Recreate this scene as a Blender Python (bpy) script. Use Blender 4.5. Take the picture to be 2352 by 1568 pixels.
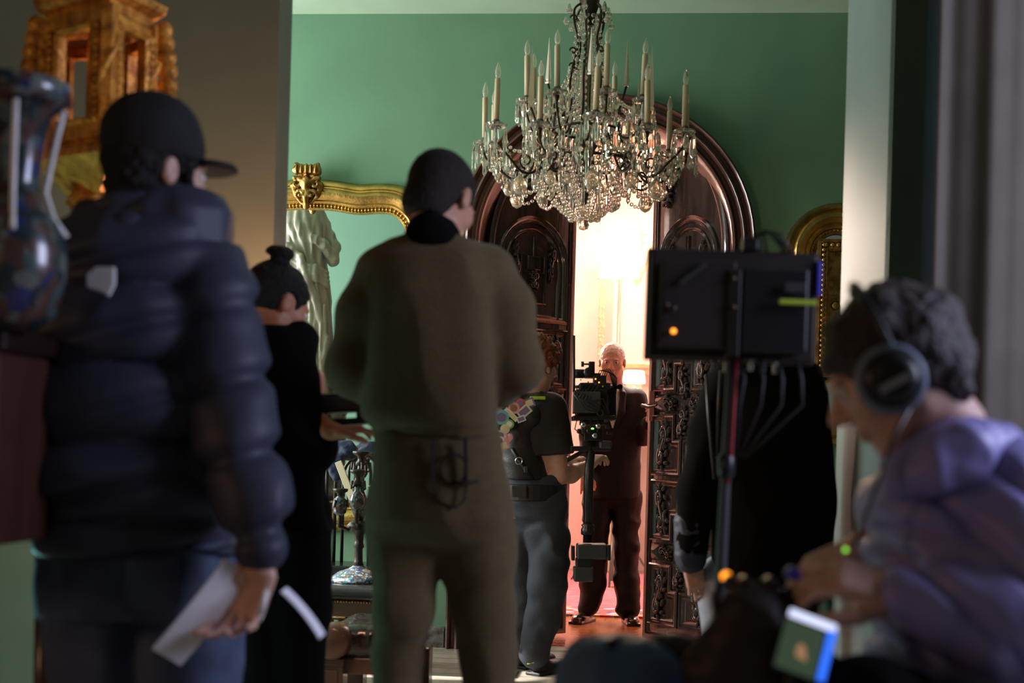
import bpy, math, random
import numpy as np
from mathutils import Vector, Matrix
random.seed(7); RNG=np.random.RandomState(5)
for o in list(bpy.data.objects): bpy.data.objects.remove(o)
SC=bpy.context.scene
# ---------------------------------------------------------------- camera
W_,H_=2352,1568
FPX=3266.7; TH=math.radians(5.5); RL=math.radians(1.55)
CAM=np.array([0,0,1.07]); FW=np.array([-math.sin(TH),math.cos(TH),0.]); R0=np.array([math.cos(TH),math.sin(TH),0.]); U0=np.array([0,0,1.])
CR=R0*math.cos(RL)+U0*math.sin(RL); CU=U0*math.cos(RL)-R0*math.sin(RL)
def ray(px,py): return FW+CR*((px-1176)/FPX)+CU*((1034-py)/FPX)
def P(px,py,D): return CAM+ray(px,py)*D
def PZ(px,py,z):
    v=ray(px,py); return CAM+v*((z-1.07)/v[2])
def PY(px,py,Y):
    v=ray(px,py); return CAM+v*(Y/v[1])
cd=bpy.data.cameras.new('camera'); cam=bpy.data.objects.new('camera',cd); SC.collection.objects.link(cam)
cd.sensor_width=36; cd.lens=50.0; cd.shift_y=250/2352; cd.clip_start=.05
cam.matrix_world=Matrix(((CR[0],CU[0],-FW[0],CAM[0]),(CR[1],CU[1],-FW[1],CAM[1]),(CR[2],CU[2],-FW[2],CAM[2]),(0,0,0,1)))
cd.dof.use_dof=True; cd.dof.focus_distance=8.0; cd.dof.aperture_fstop=2.2
SC.camera=cam
# ---------------------------------------------------------------- world, exposure, lights
wd=bpy.data.worlds.new('world'); SC.world=wd; wd.use_nodes=True
wd.node_tree.nodes['Background'].inputs[0].default_value=(.55,.62,.8,1); wd.node_tree.nodes['Background'].inputs[1].default_value=.02
SC.view_settings.view_transform='Standard'; SC.view_settings.look='None'; SC.view_settings.gamma=1; SC.view_settings.use_curve_mapping=False
SC.view_settings.exposure=0.0
def area(name,loc,tgt,sx,sy,power,col,spread=180):
    l=bpy.data.lights.new(name,'AREA'); l.shape='RECTANGLE'; l.size=sx; l.size_y=sy; l.energy=power; l.color=col; l.spread=math.radians(spread)
    o=bpy.data.objects.new(name,l); SC.collection.objects.link(o); o.location=loc
    o.rotation_euler=(Vector(tgt)-Vector(loc)).to_track_quat('-Z','Y').to_euler(); return o
area('daylight_window_green_room',(-4.45,6.35,1.9),(0,6.6,1.7),1.9,2.3,260,(.97,.98,.95))
area('daylight_window_near_room',(2.95,2.75,2.3),(-.6,2.75,1.1),1.2,1.4,100,(.66,.70,1.0))
area('near_room_rear_fill',(-1.2,-1.4,2.2),(-.6,3,1.2),1.2,1.4,2.4,(1,.80,.42))  # added warm fill behind the camera, no fixture there
area('near_room_left_fill',(-3.2,1.2,1.5),(1,2.2,1.1),.5,.5,9,(1,.55,.32))  # added warm fill from the left, stands for no fixture
area('film_light_far_room',(-1.6,11.2,2.6),(-.3,8.6,1.4),.9,.9,260,(1.0,.80,.66))
area('film_light_far_ceiling',(.4,11.2,3.2),(.1,11.5,0),2.6,1.8,230,(1.0,.80,.74))
def point(name,loc,power,col,rad=.1):
    l=bpy.data.lights.new(name,'POINT'); l.energy=power; l.color=col; l.shadow_soft_size=rad
    o=bpy.data.objects.new(name,l); SC.collection.objects.link(o); o.location=loc; return o
# ---------------------------------------------------------------- materials
MATS={}
point('warm_lamp_behind_crew',P(585,800,4.62),26.0,(1,.50,.32),.12)
point('low_fill_left',P(-120,1500,3.9),16,(.36,1,1),.15)  # added cool fill that brightens the partition low on the left
def spot(name,loc,tgt,power,col,ang,bl=.3,rad=.03):
    l=bpy.data.lights.new(name,'SPOT'); l.energy=power; l.color=col; l.spot_size=math.radians(ang); l.spot_blend=bl; l.shadow_soft_size=rad
    o=bpy.data.objects.new(name,l); SC.collection.objects.link(o); o.location=loc; o.rotation_euler=(Vector(tgt)-Vector(loc)).to_track_quat('-Z','Y').to_euler()
spot('sunbeam_through_window',(-4.5,6.2,3.05),(-.95,6.74,0),4500,(1,.96,.90),8)
def mat(name,col,rough=.6,metal=0,noise=0,nscale=20,bump=0,bscale=60,coat=0,trans=0,ior=1.45,emit=0,ecol=None,sheen=0,spec=.5,col2=None,stretch=(1,1,1),sss=0):
    m=bpy.data.materials.new(name); m.use_nodes=True; nt=m.node_tree; b=nt.nodes['Principled BSDF']
    b.inputs['Base Color'].default_value=(*col,1); b.inputs['Roughness'].default_value=rough; b.inputs['Metallic'].default_value=metal
    b.inputs['Coat Weight'].default_value=coat; b.inputs['Transmission Weight'].default_value=trans; b.inputs['IOR'].default_value=ior
    b.inputs['Specular IOR Level'].default_value=spec
    if sss: b.inputs['Subsurface Weight'].default_value=sss; b.inputs['Subsurface Radius'].default_value=(.02,.008,.004)
    if sheen: b.inputs['Sheen Weight'].default_value=sheen
    if emit: b.inputs['Emission Color'].default_value=(*(ecol or col),1); b.inputs['Emission Strength'].default_value=emit
    if noise or bump:
        tc=nt.nodes.new('ShaderNodeTexCoord'); mp=nt.nodes.new('ShaderNodeMapping'); mp.inputs['Scale'].default_value=stretch
        nt.links.new(tc.outputs['Object'],mp.inputs[0])
    if noise:
        n=nt.nodes.new('ShaderNodeTexNoise'); n.inputs['Scale'].default_value=nscale; n.inputs['Detail'].default_value=5
        nt.links.new(mp.outputs[0],n.inputs['Vector'])
        r=nt.nodes.new('ShaderNodeValToRGB'); r.color_ramp.elements[0].position=.35; r.color_ramp.elements[1].position=.65
        c2=col2 or tuple(min(1,c*(1+noise)) for c in col); c1=col if col2 else tuple(c*(1-noise) for c in col)
        r.color_ramp.elements[0].color=(*c1,1); r.color_ramp.elements[1].color=(*c2,1)
        nt.links.new(n.outputs[0],r.inputs[0]); nt.links.new(r.outputs[0],b.inputs['Base Color'])
    if bump:
        n2=nt.nodes.new('ShaderNodeTexNoise'); n2.inputs['Scale'].default_value=bscale; n2.inputs['Detail'].default_value=4
        nt.links.new(mp.outputs[0],n2.inputs['Vector'])
        bp=nt.nodes.new('ShaderNodeBump'); bp.inputs['Strength'].default_value=bump; bp.inputs['Distance'].default_value=.01
        nt.links.new(n2.outputs[0],bp.inputs['Height']); nt.links.new(bp.outputs[0],b.inputs['Normal'])
    MATS[name]=m; return m
M=MATS
mat('green_plaster',(.125,.245,.155),.55,noise=.05,nscale=3,bump=.05,bscale=40)
mat('ceiling_plaster',(.42,.55,.42),.7,noise=.03,nscale=4)
mat('brightened_green_plaster',(.15,.28,.215),.5)  # paler green, brightness of the mirror's reflection put into the colour
mat('partition_plaster',(.155,.165,.105),.6,noise=.06,nscale=3,bump=.05,bscale=40)
mat('pillar_plaster',(.105,.16,.15),.5,noise=.04,nscale=3)
mat('pink_plaster',(.75,.46,.42),.6,noise=.05,nscale=4)
mat('mahogany',(.075,.026,.019),.24,noise=.35,nscale=9,bump=.12,bscale=30,coat=.35,stretch=(1,1,.15))
mat('carved_oak',(.045,.028,.024),.19,noise=.4,nscale=14,bump=.15,bscale=50,coat=.9,stretch=(1,1,.2))
mat('gilt',(.62,.38,.12),.28,metal=1,noise=.25,nscale=12,bump=.2,bscale=70)
mat('gilt_dark',(.35,.19,.06),.36,metal=1,noise=.4,nscale=25,bump=.3,bscale=90)
mat('gilt_orange',(.85,.30,.045),.42,metal=.35,noise=.5,nscale=25,bump=.6,bscale=60)
mat('mirror_glass',(.93,.95,.93),.02,metal=1)
mat('marble',(.30,.26,.21),.4,noise=.08,nscale=8)
mat('black_marble',(.03,.026,.024),.15,noise=.9,nscale=18,col2=(.2,.18,.16))
mat('haze_off',(0,0,0))
mat('floor_stone',(.45,.38,.31),.45,noise=.2,nscale=14,bump=.3,bscale=35)
mat('skin',(.52,.25,.16),.5,noise=.08,nscale=30,sss=.15)
mat('skin_pale',(.62,.36,.27),.5,noise=.08,nscale=40,sss=.15)
mat('skin_tan',(.46,.20,.11),.5,noise=.08,nscale=30,sss=.1)
mat('hair_black',(.008,.007,.007),.45,bump=.8,bscale=160,spec=.3)
mat('hair_brown',(.040,.022,.019),.5,bump=.9,bscale=150)
mat('hair_red',(.24,.065,.025),.6,bump=1,bscale=120)
mat('hair_white',(.75,.7,.66),.5,bump=.6,bscale=200)
mat('black_cloth',(.005,.0045,.004),1,bump=.2,bscale=200,spec=.1)
mat('black_cap',(.009,.009,.009),.8,bump=.4,bscale=300)
mat('black_tee',(.030,.024,.022),.8,bump=.2,bscale=150)
mat('black_nylon',(.012,.012,.013),.5,bump=.2,bscale=150)
mat('suit_wool',(.006,.005,.007),.6,bump=.1,bscale=200,spec=.35)
mat('hair_dark',(.018,.011,.009),.6,bump=.6,bscale=200,spec=.3)
mat('cushion_blue',(.16,.20,.28),.5)
mat('dark_thread',(.03,.02,.012),.9)
mat('puffer_navy',(.036,.040,.066),.55,bump=.12,bscale=25,spec=.4)
mat('puffer_violet',(.26,.235,.52),.45,bump=.12,bscale=25)
mat('olive_cloth',(.098,.066,.022),.9,noise=.1,nscale=60,bump=.3,bscale=220,sheen=.1)
mat('jeans',(.06,.08,.14),.8,noise=.3,nscale=12,bump=.2,bscale=200)
mat('grey_trousers',(.042,.047,.066),.75,bump=.25,bscale=120)
mat('pale_jeans',(.28,.31,.37),.85,noise=.15,nscale=12)
mat('white_shirt',(.75,.75,.78),.7)
mat('shoe_leather',(.02,.012,.010),.18,coat=.6)
mat('paper',(.93,.91,.97),.7,noise=.03,nscale=30)
mat('black_plastic',(.012,.012,.013),.35)
mat('grey_plastic',(.045,.045,.047),.4)
mat('box_brown_black',(.014,.006,.004),.6,noise=.4,nscale=6)
mat('chrome',(.7,.68,.66),.2,metal=1)
mat('dark_metal',(.05,.045,.04),.35,metal=.8)
mat('bronze',(.055,.035,.022),.4,metal=.6)
mat('crystal',(1,.92,.82),.02,trans=.93,ior=1.55,coat=.3)
mat('crystal_warm',(1,.86,.68),.05,trans=.85,ior=1.45,coat=.5)
mat('spire_glass',(.80,.72,.60),.2,trans=.45,ior=1.4)
mat('candle',(.52,.42,.27),.5,sss=.2)
mat('bulb_glass',(.95,.9,.8),.05,trans=.8,ior=1.3)
mat('leather_brown',(.018,.008,.007),.25,coat=.4,bump=.3,bscale=40)
mat('leather_black',(.010,.010,.011),.25,coat=.3,bump=.1)
mat('walnut',(.09,.04,.025),.35,noise=.3,nscale=12,stretch=(.2,1,1),coat=.3)
mat('led_green',(.3,1,.1),.5,emit=1.3,ecol=(.35,1,.1))
mat('led_orange',(1,.3,.02),.5,emit=3,ecol=(1,.3,.02))
mat('strip_green',(.38,.55,.03),.6)
mat('blue_label',(.06,.06,.6),.5)
mat('red_cable',(.35,.03,.04),.5)
mat('screen_blue',(.05,.15,.9),.3,emit=1.2,ecol=(.03,.16,.95))
mat('screen_white',(.8,.85,1),.3,emit=1.1,ecol=(.7,.75,1))
mat('screen_green',(.03,.05,.03),.3,emit=.16,ecol=(.20,.32,.18))
mat('screen_figure',(.4,.2,.1),.3,emit=.4,ecol=(.75,.4,.2))
mat('lamp_glow',(1,.9,.7),.5,emit=26,ecol=(1,.72,.42))
mat('lamp_glow_soft',(1,.9,.7),.5,emit=9,ecol=(1,.68,.38))
mat('eye_white',(.6,.55,.5),.3); mat('iris',(.04,.03,.03),.2)
mat('bag_blue',(.05,.11,.22),.6,bump=.3,bscale=60)
mat('navy_nylon',(.02,.035,.08),.6,bump=.3,bscale=60)
mat('drape',(.10,.08,.06),.8,noise=.1,nscale=6)
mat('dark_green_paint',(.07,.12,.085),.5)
mat('blue_pen',(.05,.3,.45),.4)
mat('lip',(.32,.12,.09),.5)
for nm,c in (('pin_blue',(.15,.45,.6)),('pin_pink',(.75,.35,.38)),('pin_orange',(.75,.25,.08)),('pin_yellow',(.75,.7,.1)),('pin_cream',(.7,.62,.42)),('pin_purple',(.2,.14,.3)),('pin_white',(.8,.78,.75)),('pin_green',(.25,.45,.12)),('pin_brown',(.3,.15,.08)),('pin_red',(.65,.08,.06))): mat(nm,c,.35,coat=.4)
def enamel(name,base,cols,scale,rough=.25):
    m=bpy.data.materials.new(name); m.use_nodes=True; nt=m.node_tree; b=nt.nodes['Principled BSDF']; b.inputs['Roughness'].default_value=rough; b.inputs['Coat Weight'].default_value=.4
    tc=nt.nodes.new('ShaderNodeTexCoord'); v=nt.nodes.new('ShaderNodeTexVoronoi'); v.inputs['Scale'].default_value=scale
    nt.links.new(tc.outputs['Object'],v.inputs['Vector'])
    sp=nt.nodes.new('ShaderNodeSeparateColor'); nt.links.new(v.outputs['Color'],sp.inputs[0])
    r=nt.nodes.new('ShaderNodeValToRGB'); r.color_ramp.interpolation='CONSTANT'
    el=r.color_ramp.elements; el[0].position=0; el[0].color=(*base,1); el[1].position=.4; el[1].color=(*cols[0],1)
    for i,c in enumerate(cols[1:]): e=el.new(.55+i*.13); e.color=(*c,1)
    nt.links.new(sp.outputs[0],r.inputs[0]); nt.links.new(r.outputs[0],b.inputs['Base Color'])
    MATS[name]=m; return m
enamel('cloisonne_dark',(.02,.03,.04),[(.03,.12,.14),(.16,.18,.16),(.012,.03,.12),(.10,.05,.03)],95)
enamel('cloisonne_big',(.02,.03,.035),[(.06,.09,.09),(.13,.14,.12),(.02,.03,.11),(.08,.04,.03)],34)
enamel('tile_glaze',(.55,.30,.04),[(.7,.62,.4),(.05,.15,.4),(.6,.5,.3),(.12,.10,.08)],45)
enamel('carpet_border',(.45,.05,.04),[(.05,.06,.16),(.55,.28,.06),(.45,.05,.05),(.3,.35,.5)],14,.9)
# planks
def planks(name,c1,c2,gap,rough,sx,sy):
    m=bpy.data.materials.new(name); m.use_nodes=True; nt=m.node_tree; b=nt.nodes['Principled BSDF']; b.inputs['Roughness'].default_value=rough
    tc=nt.nodes.new('ShaderNodeTexCoord'); br=nt.nodes.new('ShaderNodeTexBrick'); br.inputs['Scale'].default_value=1
    br.inputs['Brick Width'].default_value=sx; br.inputs['Row Height'].default_value=sy; br.inputs['Mortar Size'].default_value=.004
    br.inputs['Color1'].default_value=(*c1,1); br.inputs['Color2'].default_value=(*c2,1); br.inputs['Mortar'].default_value=(*gap,1)
    nt.links.new(tc.outputs['Object'],br.inputs['Vector'])
    n=nt.nodes.new('ShaderNodeTexNoise'); n.inputs['Scale'].default_value=25; n.inputs['Detail'].default_value=6
    nt.links.new(tc.outputs['Object'],n.inputs['Vector'])
    mx=nt.nodes.new('ShaderNodeMix'); mx.data_type='RGBA'; mx.blend_type='MULTIPLY'; mx.inputs[0].default_value=.5
    nt.links.new(br.outputs[0],mx.inputs[6]); nt.links.new(n.outputs[0],mx.inputs[7]); nt.links.new(mx.outputs[2],b.inputs['Base Color'])
    bp=nt.nodes.new('ShaderNodeBump'); bp.inputs['Strength'].default_value=.3; bp.inputs['Distance'].default_value=.01
    nt.links.new(n.outputs[0],bp.inputs['Height']); nt.links.new(bp.outputs[0],b.inputs['Normal'])
    MATS[name]=m
planks('floor_boards',(.60,.52,.44),(.54,.45,.37),(.05,.03,.02),.35,1.2,.16)
planks('threshold_wood',(.42,.13,.035),(.36,.10,.03),(.05,.02,.01),.16,.5,.13)
mat('carpet_red',(.60,.09,.12),.95,noise=.25,nscale=9,bump=.2,bscale=150)
# ---------------------------------------------------------------- object bookkeeping
COL=SC.collection; ORG={}
def link(o,parent=None):
    COL.objects.link(o)
    if parent: o.parent=parent
def thing(name,label,cat,loc,group=None):
    o=bpy.data.objects.new(name,None); COL.objects.link(o); o.location=tuple(float(v) for v in loc); o.empty_display_size=.05
    o['label']=label; o['category']=cat
    if group: o['group']=group
    ORG[o.name]=np.array(loc,float); return o
def mkmesh(name,V,Fc,smooth=True,org=None):
    V=np.asarray(V,dtype=np.float64)
    if org is not None: V=V-org
    me=bpy.data.meshes.new(name)
    if isinstance(Fc,np.ndarray):
        n=len(Fc); me.vertices.add(len(V)); me.vertices.foreach_set('co',V.astype(np.float32).ravel())
        me.loops.add(n*4); me.loops.foreach_set('vertex_index',Fc.astype(np.int32).ravel())
        me.polygons.add(n); me.polygons.foreach_set('loop_start',np.arange(0,n*4,4,dtype=np.int32)); me.polygons.foreach_set('loop_total',np.full(n,4,dtype=np.int32))
        me.update(calc_edges=True)
    else:
        me.from_pydata([tuple(v) for v in V],[],[tuple(int(i) for i in f) for f in Fc]); me.update()
    if smooth: me.polygons.foreach_set('use_smooth',[True]*len(me.polygons))
    return me
class MB:
    def __init__(s): s.V=[]; s.F=[]; s.n=0; s.mi=[]
    def add(s,V,F,mi=0):
        V=np.asarray(V,float); s.V.append(V); s.F+= [tuple(int(i)+s.n for i in f) for f in F]; s.mi+=[mi]*len(F); s.n+=len(V); return s
    def box(s,c,size,A=None,mi=0):
        c=np.asarray(c,float); h=np.asarray(size,float)/2; A=np.eye(3) if A is None else np.asarray(A)
        V=[c+A.T@(np.array([x,y,z])*h) for x in(-1,1) for y in(-1,1) for z in(-1,1)]
        return s.add(V,[(0,1,3,2),(4,6,7,5),(0,4,5,1),(2,3,7,6),(0,2,6,4),(1,5,7,3)],mi)
    def bb(s,lo,hi,mi=0):
        lo=np.asarray(lo,float); hi=np.asarray(hi,float); return s.box((lo+hi)/2,hi-lo,None,mi)
    def tube(s,pts,r,n=8,caps=True,mi=0):
        pts=np.asarray(pts,float); m=len(pts); rs=np.full(m,r) if np.isscalar(r) else np.asarray(r,float)
        T=np.gradient(pts,axis=0); T/=np.linalg.norm(T,axis=1)[:,None]+1e-12
        up=np.array([0,0,1.]) if abs(T[0][2])<.9 else np.array([1.,0,0]); N=np.cross(T[0],up); N/=np.linalg.norm(N); V=[]
        a=np.arange(n)*2*math.pi/n
        for i in range(m):
            N=N-T[i]*(N@T[i]); N/=np.linalg.norm(N)+1e-12; B=np.cross(T[i],N)
            V.append(pts[i]+rs[i]*(np.cos(a)[:,None]*N+np.sin(a)[:,None]*B))
        F=[(i*n+j,i*n+(j+1)%n,(i+1)*n+(j+1)%n,(i+1)*n+j) for i in range(m-1) for j in range(n)]
        if caps: F+= [tuple(range(n))[::-1],tuple((m-1)*n+j for j in range(n))]
        return s.add(np.concatenate(V),F,mi)
    def lathe(s,c,prof,n=24,A=None,mi=0,caps=True):
        c=np.asarray(c,float); A=np.eye(3) if A is None else np.asarray(A); V=[]
        for r,z in prof:
            for j in range(n):
                a=2*math.pi*j/n; V.append(c+A.T@np.array([r*math.cos(a),r*math.sin(a),z]))
        m=len(prof); F=[(i*n+j,i*n+(j+1)%n,(i+1)*n+(j+1)%n,(i+1)*n+j) for i in range(m-1) for j in range(n)]
        if caps: F+=[tuple(range(n))[::-1],tuple((m-1)*n+j for j in range(n))]
        return s.add(V,F,mi)
    def sphere(s,c,r,n=10,mi=0,sc=(1,1,1)):
        V=[];F=[]
        for i in range(n//2+1):
            t=math.pi*i/(n//2)
            for j in range(n):
                a=2*math.pi*j/n; V.append((c[0]+sc[0]*r*math.sin(t)*math.cos(a),c[1]+sc[1]*r*math.sin(t)*math.sin(a),c[2]+sc[2]*r*math.cos(t)))
        for i in range(n//2):
            for j in range(n): F.append((i*n+j,(i+1)*n+j,(i+1)*n+(j+1)%n,i*n+(j+1)%n))
        return s.add(V,F,mi)
    def prism(s,poly,o,A,d0,d1,mi=0):
        """polygon (u,v) in frame A rows(u,v,n) from depth d0 to d1"""
        o=np.asarray(o,float);A=np.asarray(A); m=len(poly)
        V=[o+A[0]*u+A[1]*v+A[2]*d for d in(d0,d1) for u,v in poly]
        F=[tuple(range(m))[::-1],tuple(range(m,2*m))]+[(i,(i+1)%m,m+(i+1)%m,m+i) for i in range(m)]
        return s.add(V,F,mi)
    def sweep(s,path,prof,o,A,closed=False,mi=0):
        """profile (off,depth) swept along a planar (u,v) path; off goes to the left normal"""
        o=np.asarray(o,float);A=np.asarray(A); path=np.asarray(path,float); m=len(path); k=len(prof)
        if closed: d0=path-np.roll(path,1,0); d1=np.roll(path,-1,0)-path
        else:
            d=np.diff(path,axis=0); d0=np.vstack([d[:1],d]); d1=np.vstack([d,d[-1:]])
        d0/=np.linalg.norm(d0,axis=1)[:,None]; d1/=np.linalg.norm(d1,axis=1)[:,None]
        n0=np.stack([-d0[:,1],d0[:,0]],1); n1=np.stack([-d1[:,1],d1[:,0]],1); nn=n0+n1; nn/=np.linalg.norm(nn,axis=1)[:,None]
        sc=1/np.clip((nn*n0).sum(1),.3,1)
        V=[]
        for i in range(m):
            for off,dp in prof:
                q=path[i]+nn[i]*off*sc[i]; V.append(o+A[0]*q[0]+A[1]*q[1]+A[2]*dp)
        F=[]; R=m if closed else m-1
        for i in range(R):
            for j in range(k-1):
                a=i*k+j; b=((i+1)%m)*k+j; F.append((a,b,b+1,a+1))
        return s.add(V,F,mi)
    def build(s,name,mt,parent=None,smooth=False,auto=None,bevel=0,label=None):
        V=np.concatenate(s.V) if s.V else np.zeros((0,3)); org=None
        if parent is not None: org=ORG[parent.name]
        me=mkmesh(name,V,s.F,smooth,org)
        ms=mt if isinstance(mt,(list,tuple)) else [mt]
        for q in ms: me.materials.append(M[q])
        if len(ms)>1: me.polygons.foreach_set('material_index',s.mi)
        if auto:
            import bmesh
            bm=bmesh.new(); bm.from_mesh(me)
            bmesh.ops.remove_doubles(bm,verts=bm.verts,dist=1e-5); bmesh.ops.recalc_face_normals(bm,faces=bm.faces)
            an=math.radians(auto)
            for e in bm.edges:
                if len(e.link_faces)==2 and e.calc_face_angle(0)>an: e.smooth=False
            for f in bm.faces: f.smooth=True
            bm.to_mesh(me); bm.free()
        o=bpy.data.objects.new(name,me); link(o,parent)
        ORG[o.name]=org if org is not None else np.zeros(3)
        if bevel:
            bv=o.modifiers.new('bevel','BEVEL'); bv.width=bevel; bv.segments=2; bv.limit_method='ANGLE'
        if label: o['label']=label
        return o
def tag(o,label,cat,group=None,kind=None):
    if label: o['label']=label
    if cat: o['category']=cat
    if group: o['group']=group
    if kind: o['kind']=kind
    return o
def struct(name,mb,m,parent=None,label=None,**k):
    o=mb.build(name,m,parent,**k)
    if parent is None: o['kind']='structure'
    if label: o['label']=label
    return o
def centre(o):
    """put a parentless mesh's origin at the middle of its base"""
    me=o.data; n=len(me.vertices); a=np.empty(n*3,np.float32); me.vertices.foreach_get('co',a); a=a.reshape(-1,3)
    c=np.array([(a[:,0].min()+a[:,0].max())/2,(a[:,1].min()+a[:,1].max())/2,a[:,2].min()])
    me.vertices.foreach_set('co',(a-c).astype(np.float32).ravel()); o.location=tuple(float(q) for q in c); me.update(); ORG[o.name]=c
    return o
# ---------------------------------------------------------------- implicit sculpting
def unit(v): v=np.asarray(v,float); return v/np.linalg.norm(v)
def frame(fwd,up=(0,0,1)):
    """rows X(right) Y(forward) Z(up)"""
    Y=unit(fwd); X=unit(np.cross(Y,up)); Z=np.cross(X,Y); return np.array([X,Y,Z])
def vnoise(Pt,scale,seed=0):
    q=Pt*scale+seed*17.13; i=np.floor(q).astype(np.int64); f=q-i; f=f*f*(3-2*f); out=0
    def h(a): return (np.sin((a[:,0]*127.1+a[:,1]*311.7+a[:,2]*74.7))*43758.5453)%1.0
    for dx in(0,1):
        for dy in(0,1):
            for dz in(0,1):
                w=(f[:,0] if dx else 1-f[:,0])*(f[:,1] if dy else 1-f[:,1])*(f[:,2] if dz else 1-f[:,2])
                out=out+w*h(i+np.array([dx,dy,dz]))
    return out*2-1
class Fld:
    def __init__(s,res=.006): s.res=res; s.p=[]
    def _a(s,fn,lo,hi,k,op): s.p.append((fn,np.asarray(lo,float)-k-.01,np.asarray(hi,float)+k+.01,k,op)); return s
    def cone(s,a,b,ra,rb,k=.02,op='u',puff=None):
        a=np.asarray(a,float);b=np.asarray(b,float); d=b-a; L2=d@d+1e-12; L=math.sqrt(L2); mx=max(ra,rb)+(puff[1] if puff else 0)
        def fn(X,Y,Z):
            t=np.clip(((X-a[0])*d[0]+(Y-a[1])*d[1]+(Z-a[2])*d[2])/L2,0,1)
            r=ra+(rb-ra)*t
            if puff: r=r+puff[1]*np.sqrt(np.abs(np.sin(math.pi*(t*L/puff[0]+puff[2]))))
            return np.sqrt((X-a[0]-t*d[0])**2+(Y-a[1]-t*d[1])**2+(Z-a[2]-t*d[2])**2)-r
        return s._a(fn,np.minimum(a,b)-mx,np.maximum(a,b)+mx,k,op)
    def chain(s,pts,rs,k=.02,op='u',puff=None):
        for i in range(len(pts)-1): s.cone(pts[i],pts[i+1],rs[i],rs[i+1],k,op,puff)
        return s
    def ell(s,c,r,A=None,k=.02,op='u'):
        c=np.asarray(c,float); A=np.eye(3) if A is None else A; r=np.asarray(r,float)
        def fn(X,Y,Z):
            X=X-c[0];Y=Y-c[1];Z=Z-c[2]; k0=0;k1=0
            for i in range(3):
                u=X*A[i][0]+Y*A[i][1]+Z*A[i][2]; k0=k0+(u/r[i])**2; k1=k1+(u/r[i]**2)**2
            k0=np.sqrt(k0); k1=np.sqrt(k1)+1e-9; return k0*(k0-1)/k1
        m=np.sqrt(sum((A[i]*r[i])**2 for i in range(3))); return s._a(fn,c-m,c+m,k,op)
    def box(s,c,h,A=None,rd=.005,k=.01,op='u'):
        c=np.asarray(c,float); A=np.eye(3) if A is None else A; h=np.asarray(h,float)
        def fn(X,Y,Z):
            X=X-c[0];Y=Y-c[1];Z=Z-c[2]; o=0;mx=-9
            for i in range(3):
                q=np.abs(X*A[i][0]+Y*A[i][1]+Z*A[i][2])-(h[i]-rd); o=o+np.maximum(q,0)**2; mx=np.maximum(mx,q)
            return np.sqrt(o)+np.minimum(mx,0)-rd
        m=sum(np.abs(A[i])*h[i] for i in range(3)); return s._a(fn,c-m,c+m,k,op)
    def loft(s,o,A,tab,n=2.3,k=.03,op='u',puff=None,ripple=None):
        """rows of tab: (z, cx, cy, rx, ry) in frame A rows(x,y,z) about o"""
        o=np.asarray(o,float); t=np.array(sorted(tab),float); z0,z1=t[0,0],t[-1,0]
        def fn(X,Y,Z):
            X=X-o[0];Y=Y-o[1];Z=Z-o[2]
            x=X*A[0][0]+Y*A[0][1]+Z*A[0][2]; y=X*A[1][0]+Y*A[1][1]+Z*A[1][2]; z=X*A[2][0]+Y*A[2][1]+Z*A[2][2]
            zc=np.clip(z,z0,z1); sh=zc.shape; zf=zc.ravel()
            g=[np.interp(zf,t[:,0],t[:,i]).reshape(sh) for i in range(1,5)]
            pf=0
            if puff:
                pf=puff[1]*(np.sqrt(np.abs(np.sin(math.pi*(zf.reshape(sh)/puff[0]+puff[2]))))-.5)
            u=np.abs(x-g[0])/(g[2]+pf); v=np.abs(y-g[1])/(g[3]+pf)
            if ripple: # (count, amp)
                an=np.arctan2((y-g[1])/(g[3]+pf),(x-g[0])/(g[2]+pf)); u=u*(1+ripple[1]*np.sin(an*ripple[0]+zc*ripple[2])); v=v*(1+ripple[1]*np.sin(an*ripple[0]+zc*ripple[2]))
            q=(u**n+v**n)**(1/n); d=(q-1)*np.minimum(g[2],g[3])
            e=np.abs(z-(z0+z1)/2)-(z1-z0)/2
            return np.maximum(d,e)
        mx=t[:,1]+t[:,3]; mn=t[:,1]-t[:,3]; my=t[:,2]+t[:,4]; ny=t[:,2]-t[:,4]; g=.04 if puff else .0
        cs=np.array([o+A[0]*x+A[1]*y+A[2]*z for x in(mn.min()-g,mx.max()+g) for y in(ny.min()-g,my.max()+g) for z in(z0,z1)])
        return s._a(fn,cs.min(0),cs.max(0),k,op)
    def cut(s,pt,n,k=.004):
        """remove everything on the side n points to"""
        pt=np.asarray(pt,float); n=unit(n)
        def fn(X,Y,Z): return -((X-pt[0])*n[0]+(Y-pt[1])*n[1]+(Z-pt[2])*n[2])
        s.p.append((fn,None,None,k,'s')); return s
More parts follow.
